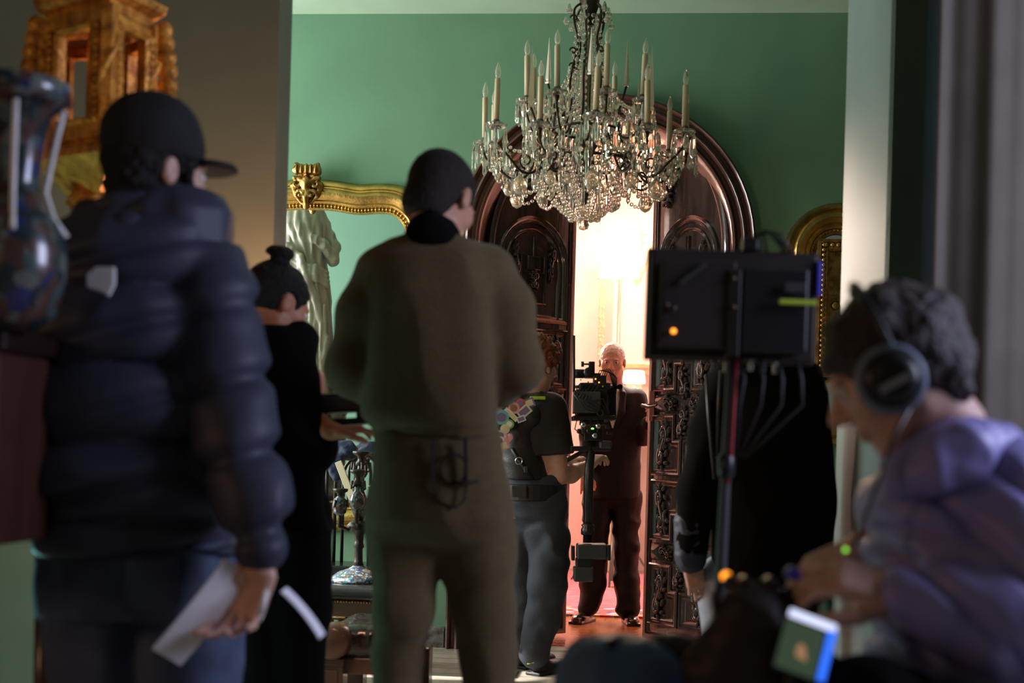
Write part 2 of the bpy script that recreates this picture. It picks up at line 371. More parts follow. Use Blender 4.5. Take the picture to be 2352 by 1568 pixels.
    def mesh(s,name,mt,parent=None,disp=None,smooth=1,label=None):
        U=[q for q in s.p if q[4]=='u']; lo=np.min([q[1] for q in U],0)-s.res*2; hi=np.max([q[2] for q in U],0)+s.res*2
        n=np.ceil((hi-lo)/s.res).astype(int)+1; ax=[(lo[i]+s.res*np.arange(n[i])).astype(np.float32) for i in range(3)]
        D=np.full(n,.25,np.float32)
        for fn,l,h,k,op in s.p:
            if l is None: i0=[0,0,0]; i1=list(n)
            else:
                i0=[max(0,int((l[i]-lo[i])/s.res)-1) for i in range(3)]; i1=[min(n[i],int((h[i]-lo[i])/s.res)+2) for i in range(3)]
            if any(i1[i]<=i0[i] for i in range(3)): continue
            X=ax[0][i0[0]:i1[0]][:,None,None];Y=ax[1][i0[1]:i1[1]][None,:,None];Z=ax[2][i0[2]:i1[2]][None,None,:]
            d=np.asarray(fn(X,Y,Z),np.float32); S=D[i0[0]:i1[0],i0[1]:i1[1],i0[2]:i1[2]]
            if op=='u':
                hh=np.clip(.5+.5*(S-d)/k,0,1); S[...]=S*(1-hh)+d*hh-k*hh*(1-hh)
            else:
                nd=-d; hh=np.clip(.5-.5*(S-nd)/k,0,1); S[...]=S*(1-hh)+nd*hh+k*hh*(1-hh)
        V,F=nets(D,lo,s.res)
        for _ in range(smooth): V=relax(V,F,.5)
        if disp is not None:
            N=vnorm(V,F); V=V+N*disp(V,N)[:,None]
        org=ORG[parent.name] if parent is not None else None
        me=mkmesh(name,V,F,True,org); me.materials.append(M[mt])
        o=bpy.data.objects.new(name,me); link(o,parent); ORG[o.name]=org if org is not None else np.zeros(3)
        if label: o['label']=label
        return o
def nets(D,lo,res):
    S=D<0; n=np.array(D.shape); c=n-1
    cnt=np.zeros(c,np.float32).ravel(); acc=np.zeros((cnt.size,3),np.float32); quads=[]
    st=np.array([c[1]*c[2],c[2],1])
    for a in range(3):
        b1,b2=[(1,2),(2,0),(0,1)][a]
        s0=[slice(None)]*3; s1=[slice(None)]*3; s0[a]=slice(0,-1); s1[a]=slice(1,None)
        A=S[tuple(s0)];B=S[tuple(s1)]; I=np.argwhere(A!=B)
        if len(I)==0: continue
        ok=(I[:,b1]>0)&(I[:,b2]>0)&(I[:,b1]<n[b1]-1)&(I[:,b2]<n[b2]-1); I=I[ok]
        J=I.copy(); J[:,a]+=1
        v0=D[I[:,0],I[:,1],I[:,2]];v1=D[J[:,0],J[:,1],J[:,2]]; t=v0/(v0-v1); pt=I.astype(np.float32); pt[:,a]+=t
        cells=[]
        for d1,d2 in((1,1),(0,1),(0,0),(1,0)):
            K=I.copy(); K[:,b1]-=d1; K[:,b2]-=d2; id_=K@st; cells.append(id_)
            cnt+=np.bincount(id_,minlength=cnt.size).astype(np.float32)
            for q in range(3): acc[:,q]+=np.bincount(id_,weights=pt[:,q],minlength=cnt.size)
        Q=np.stack(cells,1); flip=~(A[I[:,0],I[:,1],I[:,2]]); Q[flip]=Q[flip][:,::-1]; quads.append(Q)
    Q=np.concatenate(quads); use=np.unique(Q); mp=np.full(cnt.size,-1,np.int64); mp[use]=np.arange(len(use))
    V=acc[use]/cnt[use][:,None]*res+lo
    return V.astype(np.float64),mp[Q]
def relax(V,F,w):
    n=len(V); s=np.zeros((n,3)); c=np.zeros(n)
    for i in range(4):
        a=F[:,i];b=F[:,(i+1)%4]
        for q in range(3): s[:,q]+=np.bincount(a,weights=V[b,q],minlength=n)+np.bincount(b,weights=V[a,q],minlength=n)
        c+=np.bincount(a,minlength=n)+np.bincount(b,minlength=n)
    return V*(1-w)+w*s/np.maximum(c,1)[:,None]
def vnorm(V,F):
    fn=np.cross(V[F[:,2]]-V[F[:,0]],V[F[:,3]]-V[F[:,1]]); N=np.zeros_like(V)
    for i in range(4):
        for q in range(3): N[:,q]+=np.bincount(F[:,i],weights=fn[:,q],minlength=len(V))
    return N/(np.linalg.norm(N,axis=1)[:,None]+1e-12)
def folds(amp,sc=(9,9,4),seed=1,fine=.3):
    sc=np.array(sc,float)
    def f(V,N): 
        a=vnoise(V*sc,1,seed); b=vnoise(V*sc*2.3,1,seed+3)
        return amp*((1-np.abs(a)*2)*.7+fine*b)
    return f
def spl(pts,n=6):
    p=np.array(pts,float); m=len(p); out=[]
    for i in range(m-1):
        p0=p[max(i-1,0)];p1=p[i];p2=p[i+1];p3=p[min(i+2,m-1)]
        for k in range(n):
            t=k/n; out.append(.5*((2*p1)+(-p0+p2)*t+(2*p0-5*p1+4*p2-p3)*t*t+(-p0+3*p1-3*p2+p3)*t**3))
    out.append(p[-1]); return np.array(out)
CA=np.array([CR,FW,CU])   # camera-aligned rows right, forward, up: only used to orient what faces the photographer
def rows(D,tab,py0,px0=None):
    """pixel rows (py,xl,xr,ry[,cy]) at distance D -> loft table in metres about P(px0,py0,D)"""
    u=D/FPX; px0=px0 if px0 is not None else 1176; out=[]
    for r in tab: out.append(((py0-r[0])*u,((r[1]+r[2])/2-px0)*u,(r[4] if len(r)>4 else 0),(r[2]-r[1])/2*u,r[3]))
    return P(px0,py0,D),out
# ---------------------------------------------------------------- heads and hands
def add_head(F,c,A,s=1,face=True,neck=None,nr=.055):
    c=np.asarray(c,float); L=lambda x,y,z: c+s*(A[0]*x+A[1]*y+A[2]*z)
    F.ell(L(0,-.012,.03),np.array([.076,.098,.088])*s,A,.02)
    F.ell(L(0,.03,-.03),np.array([.060,.064,.078])*s,A,.03)
    F.cone(L(0,.035,-.078),L(0,.058,-.100),.036*s,.022*s,.03)
    if face:
        for q in(-1,1):
            F.ell(L(.042*q,.058,-.018),np.array([.022,.022,.024])*s,A,.02)
            F.cone(L(.048*q,.0,-.06),L(.02*q,.05,-.092),.022*s,.018*s,.02)
            F.ell(L(.026*q,.086,.023),np.array([.022,.010,.008])*s,A,.01)
        F.cone(L(0,.086,.012),L(0,.112,-.028),.008*s,.0125*s,.012)
        for q in(-1,1): F.ell(L(.011*q,.100,-.034),np.array([.009,.012,.008])*s,A,.006)
        for q in(-1,1): F.ell(L(.031*q,.101,.003),np.array([.016,.016,.010])*s,A,.010,'s')
        F.ell(L(0,.088,-.060),np.array([.024,.010,.006])*s,A,.006)
        F.ell(L(0,.086,-.072),np.array([.020,.011,.007])*s,A,.006)
        F.ell(L(0,.101,-.066),np.array([.022,.008,.0022])*s,A,.003,'s')
    for q in(-1,1):
        e=frame(A[0]*q*.5+A[1]*-.35+0*A[2]); 
        F.ell(L(.079*q,-.008,-.004),np.array([.010,.019,.031])*s,A,.006)
        F.ell(L(.088*q,-.002,.0),np.array([.006,.010,.017])*s,A,.004,'s')
    nk=neck if neck is not None else L(0,-.035,-.21)
    F.cone(L(0,-.02,-.06),nk,nr*s,(nr+.006)*s,.03)
    return L
def eyes(L,A,s,parent):
    for q in(-1,1):
        m=MB(); c=L(.031*q,.083,.003); m.sphere(c,.0125*s,12,0)
        f=c+A[1]*.0085*s; m.sphere(f,.0062*s,8,1); m.build('eye',['eye_white','iris'],parent,smooth=True)
def hand(F,w,A,s=1,side=1,curl=(.25,.45,.35),spread=.05,k=.007,per=None,thumb=None):
    """A rows: X, Y(towards fingertips), Z(back of the hand). thumb on side*X"""
    w=np.asarray(w,float); L=lambda x,y,z: w+s*(A[0]*x*side+A[1]*y+A[2]*z)
    F.cone(L(0,-.02,0),L(0,.01,0),.025*s,.024*s,.015)
    F.box(L(0,.052,0),np.array([.038,.046,.0135])*s,A,.012*s,.012)
    F.ell(L(.022,.03,-.010),np.array([.018,.03,.014])*s,A,.01)
    fs=[(.029,.096,.074,.0088),(.010,.100,.082,.0090),(-.0095,.097,.076,.0086),(-.028,.088,.060,.0076)]
    for i,(x,y,ln,r) in enumerate(fs):
        cu=per[i] if per else curl; p=L(x,y-.012,0); an=0; sp=spread*(1.5-i)
        for j,(fr,c) in enumerate(zip((.46,.30,.24),cu)):
            an+=c; d=A[1]*math.cos(an)-A[2]*math.sin(an)+A[0]*side*math.sin(sp); q=p+unit(d)*ln*1.12*fr*s
            F.cone(p,q,r*s*(1-.08*j),r*s*(.94-.10*j),k); p=q
    t=thumb or [(.026,.022,-.008),(.050,.052,-.020),(.056,.078,-.030),(.054,.098,-.040)]
    F.chain([L(*q) for q in t],[.015*s,.0118*s,.0102*s,.0085*s],.008)
    return L
def shoe(F,heel,toe,s=1,h=.06):
    heel=np.array(heel,float);toe=np.array(toe,float); d=unit(toe-heel); A=frame(d)
    F.ell(heel+d*.05+A[2]*.045,(.038,.06,.048),A,.02); F.ell(heel+d*.17+A[2]*.03,(.046,.115,.034),A,.03)
    F.box(heel+d*.13+A[2]*.008,(.045,.145,.010),A,.008,.008)
# ================================================================ SETTING
YW=7.6; CH=3.415; XC=-.265; RI=.665; RO=.795; ZS=2.18
WA=np.array([[1,0,0],[0,0,1],[0,-1,0]],float)      # wall frame: u right, v up, n towards the near side
def arch_path(r,n=28,z0=0.0):
    p=[(XC-r,z0),(XC-r,ZS*.5)]+[(XC-r*math.cos(math.pi*i/n),ZS+r*math.sin(math.pi*i/n)) for i in range(n+1)]+[(XC+r,ZS*.5),(XC+r,z0)]
    return p
b=MB(); b.bb((-4.6,4.3,-.1),(3.2,YW+.12,0)); f=struct('floor',b,'floor_boards')
b=MB(); b.bb((-4.6,-2,-.1),(3.2,4.3,0)); struct('floor',b,'floor_boards')
b=MB(); b.bb((-3.2,YW+.12,-.1),(2.6,13.2,0)); struct('floor',b,'threshold_wood')
b=MB(); b.bb((-4.6,4.9,CH),(3.2,YW+.3,CH+.12)); struct('ceiling',b,'ceiling_plaster')
b=MB(); b.bb((-4.6,-2,CH),(3.2,4.9,CH+.12)); struct('ceiling',b,'partition_plaster')
b=MB(); b.bb((-3.2,YW+.3,CH+.2),(2.6,13.2,CH+.32)); struct('ceiling',b,'pink_plaster')
# door wall with its arched hole
b=MB(); t0,t1=YW,YW+.25
RW=RI+.03
b.bb((-4.6,t0,0),(XC-RW,t1,CH)); b.bb((XC+RW,t0,0),(3.2,t1,CH))
ap=[(XC-RW*math.cos(math.pi*i/32),ZS+RW*math.sin(math.pi*i/32)) for i in range(33)]
V=[];F=[]
for x,z in ap: V+=[(x,t0,z),(x,t0,CH),(x,t1,z),(x,t1,CH)]
for i in range(32):
    a=i*4;c=a+4; F+=[(a,c,c+1,a+1),(a+2,a+3,c+3,c+2),(a,a+2,c+2,c),(a+1,c+1,c+3,a+3)]
b.add(V,F); struct('wall_back',b,'green_plaster')
b=MB(); b.bb((-3.2,t1,0),(XC-RI-.12,t1+.03,CH+.2)); b.bb((XC+RI+.12,t1,0),(2.6,t1+.03,CH+.2)); struct('wall_far_front',b,'mahogany')  # unseen face, coloured dark so it bounces little pink light
# window wall (left), with window opening
def win_wall(name,x0,x1,y0,y1,wy0,wy1,wz0,wz1,m):
    b=MB(); b.bb((x0,y0,0),(x1,wy0,CH)); b.bb((x0,wy1,0),(x1,y1,CH)); b.bb((x0,wy0,0),(x1,wy1,wz0)); b.bb((x0,wy0,wz1),(x1,wy1,CH)); return struct(name,b,m)
win_wall('wall_left',-4.75,-4.6,4.9,YW+.25,5.35,7.35,.6,3.1,'green_plaster')
b=MB(); b.bb((-4.75,-2,0),(-4.6,4.9,CH)); struct('wall_near_left',b,'partition_plaster')
win_wall('wall_right',3.2,3.35,-2,YW+.25,.4,2.4,.6,2.9,'partition_plaster')
b=MB(); b.bb((-4.6,-2.1,0),(3.2,-2,CH)); struct('wall_near_back',b,'partition_plaster')
for i,(x,y0,y1,z0,z1) in enumerate(((-4.7,5.35,7.35,.6,3.1),(3.25,.4,2.4,.6,2.9))):
    b=MB()
    for a,c in((y0,y0+.06),(y1-.06,y1),((y0+y1)/2-.025,(y0+y1)/2+.025)): b.bb((x,a,z0),(x+.05,c,z1))
    for a,c in((z0,z0+.06),(z1-.06,z1),((z0+z1)/2-.02,(z0+z1)/2+.02)): b.bb((x,y0,a),(x+.05,y1,c))
    struct('window_%d'%(i+1),b,'walnut')
# partition on the left and pillar on the right of the wide opening
b=MB(); b.bb((-4.6,4.9,0),(-1.335,5.06,CH)); struct('wall_partition_left',b,'partition_plaster')
b=MB(); b.bb((-4.6,5.06,.11),(-1.335,5.075,CH)); struct('added_pale_facing',b,'brightened_green_plaster')  # added facing behind the partition, paler so the mirror reflects brighter
b=MB(); b.bb((.695,4.385,0),(3.2,5.39,CH)); o=struct('wall_partition_right',b,'pillar_plaster')
# far room
b=MB(); b.bb((-3.2,13.1,0),(2.6,13.2,CH+.3)); struct('wall_far_back',b,'pink_plaster')
b=MB(); b.bb((-3.3,7.85,0),(-3.2,13.2,CH+.3)); struct('wall_far_left',b,'pink_plaster')
b=MB(); b.bb((2.6,7.85,0),(2.7,13.2,CH+.3)); struct('wall_far_right',b,'pink_plaster')
b=MB(); b.sweep([(-4.6,0),(XC-RO-.01,0)],[(0,0),(0,.03),(.09,.03),(.105,.012),(.11,0)],(0,YW,0),WA); struct('baseboard_back',b,'black_marble')
b=MB(); b.sweep([(XC+RO+.01,0),(3.2,0)],[(0,0),(0,.03),(.09,.03),(.105,.012),(.11,0)],(0,YW,0),WA); struct('baseboard_back_right',b,'black_marble')
b=MB(); b.bb((-4.6,5.06,0),(-1.34,5.09,.11)); struct('baseboard_partition',b,'black_marble')
# ---- door frame: deep moulded arch
prof=[(0,-.25),(0,.02),(.008,.045),(.02,.05),(.03,.04),(.034,.03),(.05,.03),(.056,.05),(.068,.062),(.08,.055),(.086,.04),(.10,.04),(.106,.06),(.118,.07),(.128,.06),(.132,0)]
b=MB(); b.sweep(arch_path(RI,36),prof,(0,YW,0),WA)
fr=b.build('trim_1','mahogany',auto=35); fr['kind']='structure'; centre(fr)
b=MB(); b.bb((XC-RI,YW-.02,-.0),(XC+RI,YW+.12,.012)); struct('trim_2',b,'floor_boards')
# ---- door leaves
LW=.665
def foliage_mesh():
    m=MB()
    def spiral(cx,cy,r0,turns,a0,sgn,th):
        pts=[];rs=[]
        n=26
        for i in range(n):
            t=i/(n-1); a=a0+sgn*turns*2*math.pi*t; r=r0*(1-.80*t); pts.append((cx+r*math.cos(a),cy+r*math.sin(a),.010+.008*math.sin(t*3))); rs.append(th*(1-.45*t))
        m.tube(pts,rs,6); m.sphere((cx,cy,.012),th*1.5,8)
        return pts
    for sx,sy in((1,1),(-1,-1)):
        p=spiral(.012*sx,.048*sy,.036,1.35,-1.2 if sx>0 else 1.94,1,.0115)
        for i in range(7):
            a=i*.9+.3; c=(.012*sx+.045*math.cos(a),.048*sy+.046*math.sin(a),.006)
            d=np.array([math.cos(a+.6),math.sin(a+.6),0]); A=np.array([d,[-d[1],d[0],0],[0,0,1.]])
            V=[];n=8
            q=MB(); q.sphere((0,0,0),1,8); W=np.concatenate(q.V)*np.array([.024,.012,.014]); m.add(np.array(c)+W@A,q.F)
    m.tube([(-.03,-.085,.006),(-.02,-.03,.014),(.015,.02,.014),(.03,.085,.006)],[.004,.009,.009,.004],6)
    return mkmesh('foliage',np.concatenate(m.V),m.F,True)
FOL=foliage_mesh(); FOL.materials.append(M['carved_oak'])
MOULD=[(0,0),(0,.016),(.009,.025),(.016,.022),(.020,.012),(.026,.012),(.030,.017),(.034,.015),(.050,.001)]
def leaf(name,label,hinge,free,nsign,handle):
    hinge=np.array([*hinge,0.]);free=np.array([*free,0.]); U=unit(free-hinge); N=np.cross(U,[0,0,1.])*nsign
    A=np.array([U,[0,0,1.],N]); root=thing(name,label,'door',hinge); root['kind']='structure'; del root['category']
    arc=[(LW-LW*math.cos(a),ZS+LW*.985*math.sin(a)) for a in np.linspace(0,math.pi/2,20)]
    poly=[(0,.02)]+arc+[(LW,.02)]
    b=MB(); b.prism([(u,v) for u,v in poly],hinge,A,-.055,0); b.build('door_panel','carved_oak',root,auto=30)
    # rails and stiles
    b=MB(); b.sweep(poly,[(0,0),(0,.010),(-.010,.014),(-.030,.014),(-.038,.010),(-.046,.010),(-.05,0)],hinge,A,closed=True); b.build('stile_moulding','carved_oak',root,auto=35)
    x0,x1=.055,LW-.055; xm=(x0+x1)/2; mods=[(.11,.93),(.95,1.77)]
    def fol(u,v,s,fx=1,rot=0,name='carved_foliage'):
        o=bpy.data.objects.new(name,FOL); link(o,root)
        c,sn=math.cos(rot),math.sin(rot); a=A[0]*c+A[1]*sn; d=-A[0]*sn+A[1]*c; p=A[0]*u+A[1]*v+A[2]*.002
        s=(s,s) if np.isscalar(s) else s
        o.matrix_local=Matrix(((a[0]*s[0]*fx,d[0]*s[1],A[2][0]*1.3,p[0]),(a[1]*s[0]*fx,d[1]*s[1],A[2][1]*1.3,p[1]),(a[2]*s[0]*fx,d[2]*s[1],A[2][2]*1.3,p[2]),(0,0,0,1)))
    def panel(pts,nm='panel_moulding'):
        ar=sum(pts[i][0]*pts[(i+1)%len(pts)][1]-pts[(i+1)%len(pts)][0]*pts[i][1] for i in range(len(pts)))
        if ar<0: pts=pts[::-1]
        b=MB(); b.sweep(pts,MOULD,hinge,A,closed=True); b.build(nm,'carved_oak',root,auto=35)
    for z0,z1 in mods:
        zm=(z0+z1)/2; cw=.062; cv=.20; ch=.058
        for sx in(-1,1):
            for sz in(-1,1):
                xo=x0 if sx<0 else x1; zo=z0 if sz<0 else z1; xi=xm+sx*.008; zi=zm+sz*(ch+.006)
                nx=xm+sx*(cw+.006); nz=zm+sz*(cv+.006)
                pts=[(xo,zo),(xi,zo),(xi,nz),(nx,nz),(nx,zi),(xo,zi)]
                panel(pts); fol((xo+nx)/2-sx*.0,(zo+zi)/2,(.85,1.35),sx*sz)
            # pyramid boss beside the cross
            bx=x0+.05 if sx<0 else x1-.05; V=[]
            q=.048; e=.05
            for du,dv in((-q,-e),(q,-e),(q,e),(-q,e)): V.append(hinge+A[0]*(bx+du)+A[1]*(zm+dv)+A[2]*.001)
            for du,dv in((-q*.25,-e*.2),(q*.25,-e*.2),(q*.25,e*.2),(-q*.25,e*.2)): V.append(hinge+A[0]*(bx+du)+A[1]*(zm+dv)+A[2]*.032)
            b=MB(); b.add(V,[(0,1,5,4),(1,2,6,5),(2,3,7,6),(3,0,4,7),(4,5,6,7)]); b.build('pyramid_boss','carved_oak',root)
        cl=xm-x0-.108
        pts=[(xm-cw,zm-cv),(xm+cw,zm-cv),(xm+cw,zm-ch),(xm+cl+.0,zm-ch),(xm+cl,zm+ch),(xm+cw,zm+ch),(xm+cw,zm+cv),(xm-cw,zm+cv),(xm-cw,zm+ch),(xm-cl,zm+ch),(xm-cl,zm-ch),(xm-cw,zm-ch)]
        m2=[(0,0),(0,.010),(.006,.016),(.012,.010),(.016,.001)]
        ar=1; b=MB(); b.sweep(pts,m2,hinge,A,closed=True); b.build('cross_moulding','carved_oak',root,auto=35)
        fol(xm,zm+.11,(.7,.85)); fol(xm,zm-.11,(.7,.85),-1); fol(xm-.12,zm,(.6,.55),1,1.57); fol(xm+.12,zm,(.6,.55),-1,1.57)
    # arched top panel
    R=(x1-x0)/2-.004; zs=2.12
    for r_,mo in((R,[(0,0),(0,.016),(.010,.024),(.022,.018),(.028,.010),(.036,.012),(.044,.001)]),(R-.062,[(0,0),(0,.010),(.008,.018),(.016,.012),(.022,0)])):
        pth=[(xm+r_*math.cos(a),zs+r_*math.sin(a)) for a in np.linspace(0,math.pi,24)]+[(xm-r_,1.80),(xm+r_,1.80)]
        b=MB(); b.sweep(pth,mo,hinge,A,closed=True); b.build('arch_moulding','carved_oak',root,auto=35)
    for pts in ([(xm-.012,zs+.16),(xm+.012,zs+.16),(xm+.012,zs+.05),(xm+.05,zs+.05),(xm+.05,zs-.03),(xm-.05,zs-.03),(xm-.05,zs+.05),(xm-.012,zs+.05)],
                [(xm+.10,zs+.05),(xm+.10,1.90),(xm-.10,1.90),(xm-.10,zs+.05),(xm-.075,zs+.05),(xm-.075,zs-.04),(xm+.075,zs-.04),(xm+.075,zs+.05)]):
        ar=sum(pts[i][0]*pts[(i+1)%len(pts)][1]-pts[(i+1)%len(pts)][0]*pts[i][1] for i in range(len(pts)))
        if ar<0: pts=pts[::-1]
        b=MB(); b.sweep(pts,[(0,0),(0,.016),(.006,.022),(.011,.012),(.013,.001)],hinge,A,closed=True); b.build('stepped_moulding','carved_oak',root,auto=35)
    for q in(-1,1): fol(xm+q*.135,zs+.02,(.42,1.0),q); fol(xm,zs-.09,.55,q)
    fol(LW-.14,2.56,(.9,.9),1,.5)
    b=MB()
    for zz in (.5,1.5,2.1): b.lathe(hinge+A[2]*.0+np.array([0,0,zz]),[(.012,-.06),(.014,-.05),(.012,0),(.014,.05),(.012,.06)],10)
    b.build('hinge','bronze',root,smooth=True)
    if handle:
        h=hinge+A[0]*(LW-.05)+np.array([0,0,1.345]); b=MB()
        for sg in(1,-1):
            n=N*sg; base=h+(n*.014 if sg==nsign*1 else n*.07)
            b.tube([h+n*.02,h+n*.075],.010,8); b.tube([h+n*.07,h+n*.075+U*.02,h+n*.078-U*.05+np.array([0,0,-.01]),h+n*.075-U*.12],[.009,.011,.008,.006],8)
            b.box(h+n*.018,(.045,.17,.006),A)
        b.build('handle','bronze',root,smooth=False,auto=40)
        b=MB(); b.box(hinge+A[0]*(LW+.001)+np.array([0,0,1.27])-N*.027,(.004,.16,.03),A); b.build('lock_plate','chrome',root,label='pale metal lock plate on the door edge')
    return root
leaf('door_1','left leaf of the carved arched door, dark red and unlit',(XC-RI+.02,YW+.16),(-.465,YW+.16+.485),1,False)
leaf('door_2','right leaf of the carved dark oak arched door with pyramid bosses',(XC+RI-.012,YW+.05),(-.008,YW+.05+.545),-1,True)
# ================================================================ FAR ROOM
b=MB(); b.bb((-1.9,9.75,0),(1.9,12.6,.012)); tag(centre(b.build('rug','carpet_red')),'red rug covering the floor of the bright far room','rug')
b=MB(); b.bb((-2.2,9.28,0),(2.2,9.75,.013)); tag(centre(b.build('rug_border','carpet_border')),'patterned navy and orange border strip at the near edge of the red rug','rug')
def pilaster(px0,px1,y0,y1,Y,m,name,label,cat,orn):
    a=PY(px0,y1,Y);c=PY(px1,y0,Y); root=thing(name,label,cat,((a[0]+c[0])/2,Y,0)); x0,x1=a[0],c[0]; z0=0.; z1=c[2]; w=x1-x0
    b=MB(); b.bb((x0+w*.15,Y,z0),(x1-w*.15,Y+.08,z1)); b.build('shaft',m,root,bevel=.006)
    b=MB(); b.bb((x0,Y-.02,z0),(x1,Y+.1,z0+.09)); b.bb((x0+w*.07,Y-.01,z0+.09),(x1-w*.07,Y+.09,z0+.13)); b.build('plinth',m,root,bevel=.005)
    b=MB(); b.bb((x0,Y-.02,z1-.07),(x1,Y+.1,z1)); b.bb((x0+w*.07,Y-.01,z1-.11),(x1-w*.07,Y+.09,z1-.07)); b.build('capital',m,root,bevel=.005)
    if orn:
        b=MB(); n=int((z1-z0)/.09)
        for i in range(n):
            zz=z0+.15+i*.085
            if zz>z1-.12: break
            s=1 if i%2 else -1
            b.tube([(x0+w*.5+s*w*.3*math.cos(t)*(1-t/7),Y-.012,zz+.03*math.sin(t)) for t in np.linspace(0,5,12)],.008,6); b.sphere((x0+w*.5-s*w*.2,Y-.01,zz+.02),.016,8)
        b.build('carved_ornament','gilt',root,smooth=True)
    return root
pilaster(1368,1396,600,850,12.9,'gilt','gilded_pilaster','ornate gilded pilaster on the pink wall of the far room','pilaster',True)
pilaster(1400,1434,560,850,12.95,'pin_cream','cream_pilaster','plain cream pilaster beside the gilded one in the far room','pilaster',False)
# mantel
a=PY(1425,850,12.6); c=PY(1600,828,12.6)
root=thing('mantelpiece','pale mantelpiece with a gilt shelf on the far wall','fireplace',((a[0]+c[0])/2,12.6,0))
b=MB(); b.bb((a[0],12.3,a[2]),(c[0],13.1,a[2]+.05)); b.bb((a[0]+.02,12.34,a[2]-.05),(c[0]-.02,13.1,a[2])); b.build('shelf','gilt',root,bevel=.008)
b=MB(); b.bb((a[0]+.05,12.45,0),(a[0]+.2,13.1,a[2]-.05)); b.build('jamb','pin_cream',root,bevel=.01)
b=MB(); b.bb((c[0]-.2,12.45,0),(c[0]-.05,13.1,a[2]-.05)); b.build('jamb','pin_cream',root,bevel=.01)
b=MB(); b.bb((a[0]+.2,12.5,a[2]-.35),(c[0]-.2,13.1,a[2]-.05)); b.build('frieze','pink_plaster',root)
# shaded table lamp
lp=P(1456,880,11.2); root=thing('table_lamp','small lamp with a glowing white shade beside the old man','lamp',(lp[0],lp[1],0))
b=MB(); b.lathe((lp[0],lp[1],0),[(.14,0),(.14,.02),(.03,.05),(.015,.3),(.02,.6),(.015,lp[2]-.02)],14); b.build('stand','gilt',root,smooth=True)
b=MB(); b.lathe((lp[0],lp[1],lp[2]),[(.085,0),(.09,.01),(.08,.09),(.07,.10)],20,caps=False); b.build('lamp_shade','lamp_glow_soft',root,smooth=True)
# film softbox lantern
s0=P(1424,588,11.4); root=thing('softbox','square film softbox glowing white hot behind the doors','lamp',(s0[0],s0[1],0))
b=MB(); b.bb((s0[0]-.16,s0[1]-.02,s0[2]-.18),(s0[0]+.16,s0[1],s0[2]+.18)); b.build('diffuser','lamp_glow',root,bevel=.03)
V=[(s0[0]+dx*.17,s0[1]+.0,s0[2]+dz*.19) for dx,dz in((-1,-1),(1,-1),(1,1),(-1,1))]+[(s0[0]+dx*.05,s0[1]+.22,s0[2]+dz*.05) for dx,dz in((-1,-1),(1,-1),(1,1),(-1,1))]
b=MB(); b.add(V,[(0,1,5,4),(1,2,6,5),(2,3,7,6),(3,0,4,7),(4,5,6,7)]); b.build('hood','black_nylon',root)
b=MB(); b.tube([(s0[0],s0[1]+.18,0.03),(s0[0],s0[1]+.18,s0[2])],.016,8)
for k in range(3):
    an=k*2.094+.5; b.tube([(s0[0],s0[1]+.18,.55),(s0[0]+.4*math.cos(an),s0[1]+.18+.4*math.sin(an),.01)],.01,6)
b.build('stand','dark_metal',root,smooth=True)
point('softbox_bulb',(s0[0],s0[1]-.35,s0[2]),110,(1,.66,.36),.16)
# glowing wall chandelier in far room
g0=P(1466,560,11.9); root=thing('gilt_chandelier','small glowing gilt chandelier seen through the doorway','chandelier',(g0[0],g0[1],g0[2]))
b=MB(); b.lathe((g0[0],g0[1],g0[2]-.35),[(.005,0),(.03,.03),(.05,.08),(.02,.13),(.03,.2),(.015,.3),(.03,.4),(.012,.5),(.01,CH+.2-g0[2]+.35)],12); b.build('stem','gilt',root,smooth=True)
for k in range(8):
    an=k*math.pi/4+.2; d=np.array([math.cos(an),math.sin(an),0]); e=g0+d*.25+np.array([0,0,.05])
    b=MB(); b.tube([g0-np.array([0,0,.15])+d*(.25*t)+np.array([0,0,.12*math.sin(t*5.0-2.2)+.08*t]) for t in np.linspace(0,1,10)],.008,6); b.lathe(e-np.array([0,0,.02]),[(.006,0),(.03,.01),(.03,.02)],10); b.build('arm','gilt',root,smooth=True)
    b=MB(); b.lathe(e,[(.009,0),(.009,.07)],8); b.build('candle','candle',root,smooth=True)
    b=MB(); b.sphere(e+np.array([0,0,.095]),.02,8,sc=(.8,.8,1.5)); b.build('bulb','lamp_glow',root,smooth=True)
# haze volume added for the glow around the far room lamps
hz=bpy.data.materials.new('haze'); hz.use_nodes=True; nt=hz.node_tree; nt.nodes.remove(nt.nodes['Principled BSDF'])
vs=nt.nodes.new('ShaderNodeVolumePrincipled'); vs.inputs['Color'].default_value=(1,.82,.66,1); vs.inputs['Density'].default_value=.085; vs.inputs['Anisotropy'].default_value=.5
nt.links.new(vs.outputs[0],nt.nodes['Material Output'].inputs['Volume']); MATS['haze']=hz
b=MB(); b.bb((-3.15,9.55,.02),(2.55,12.2,CH+.15)); o=b.build('haze','haze'); tag(centre(o),'thin haze added for the lamp glow in the bright far room','haze',kind='stuff')
# ================================================================ GREEN ROOM: mirrors, statue
def sweep_frame(root,path,prof,Y,m='gilt',name='frame',closed=True):
    b=MB(); b.sweep(path,prof,(0,Y,0),WA,closed=closed); return b.build(name,m,root,auto=40)
def smooth_closed(pts,n=10):
    pts=np.array(pts,float); out=[]; m=len(pts)
    for i in range(m):
        p0,p1,p2,p3=pts[i-1],pts[i],pts[(i+1)%m],pts[(i+2)%m]
        for k in range(n):
            t=k/n; out.append(.5*((2*p1)+(-p0+p2)*t+(2*p0-5*p1+4*p2-p3)*t*t+(-p0+3*p1-3*p2+p3)*t**3))
    return np.array(out)
def MX(px,py): q=PY(px,py,YW-.05); return (q[0],q[2])
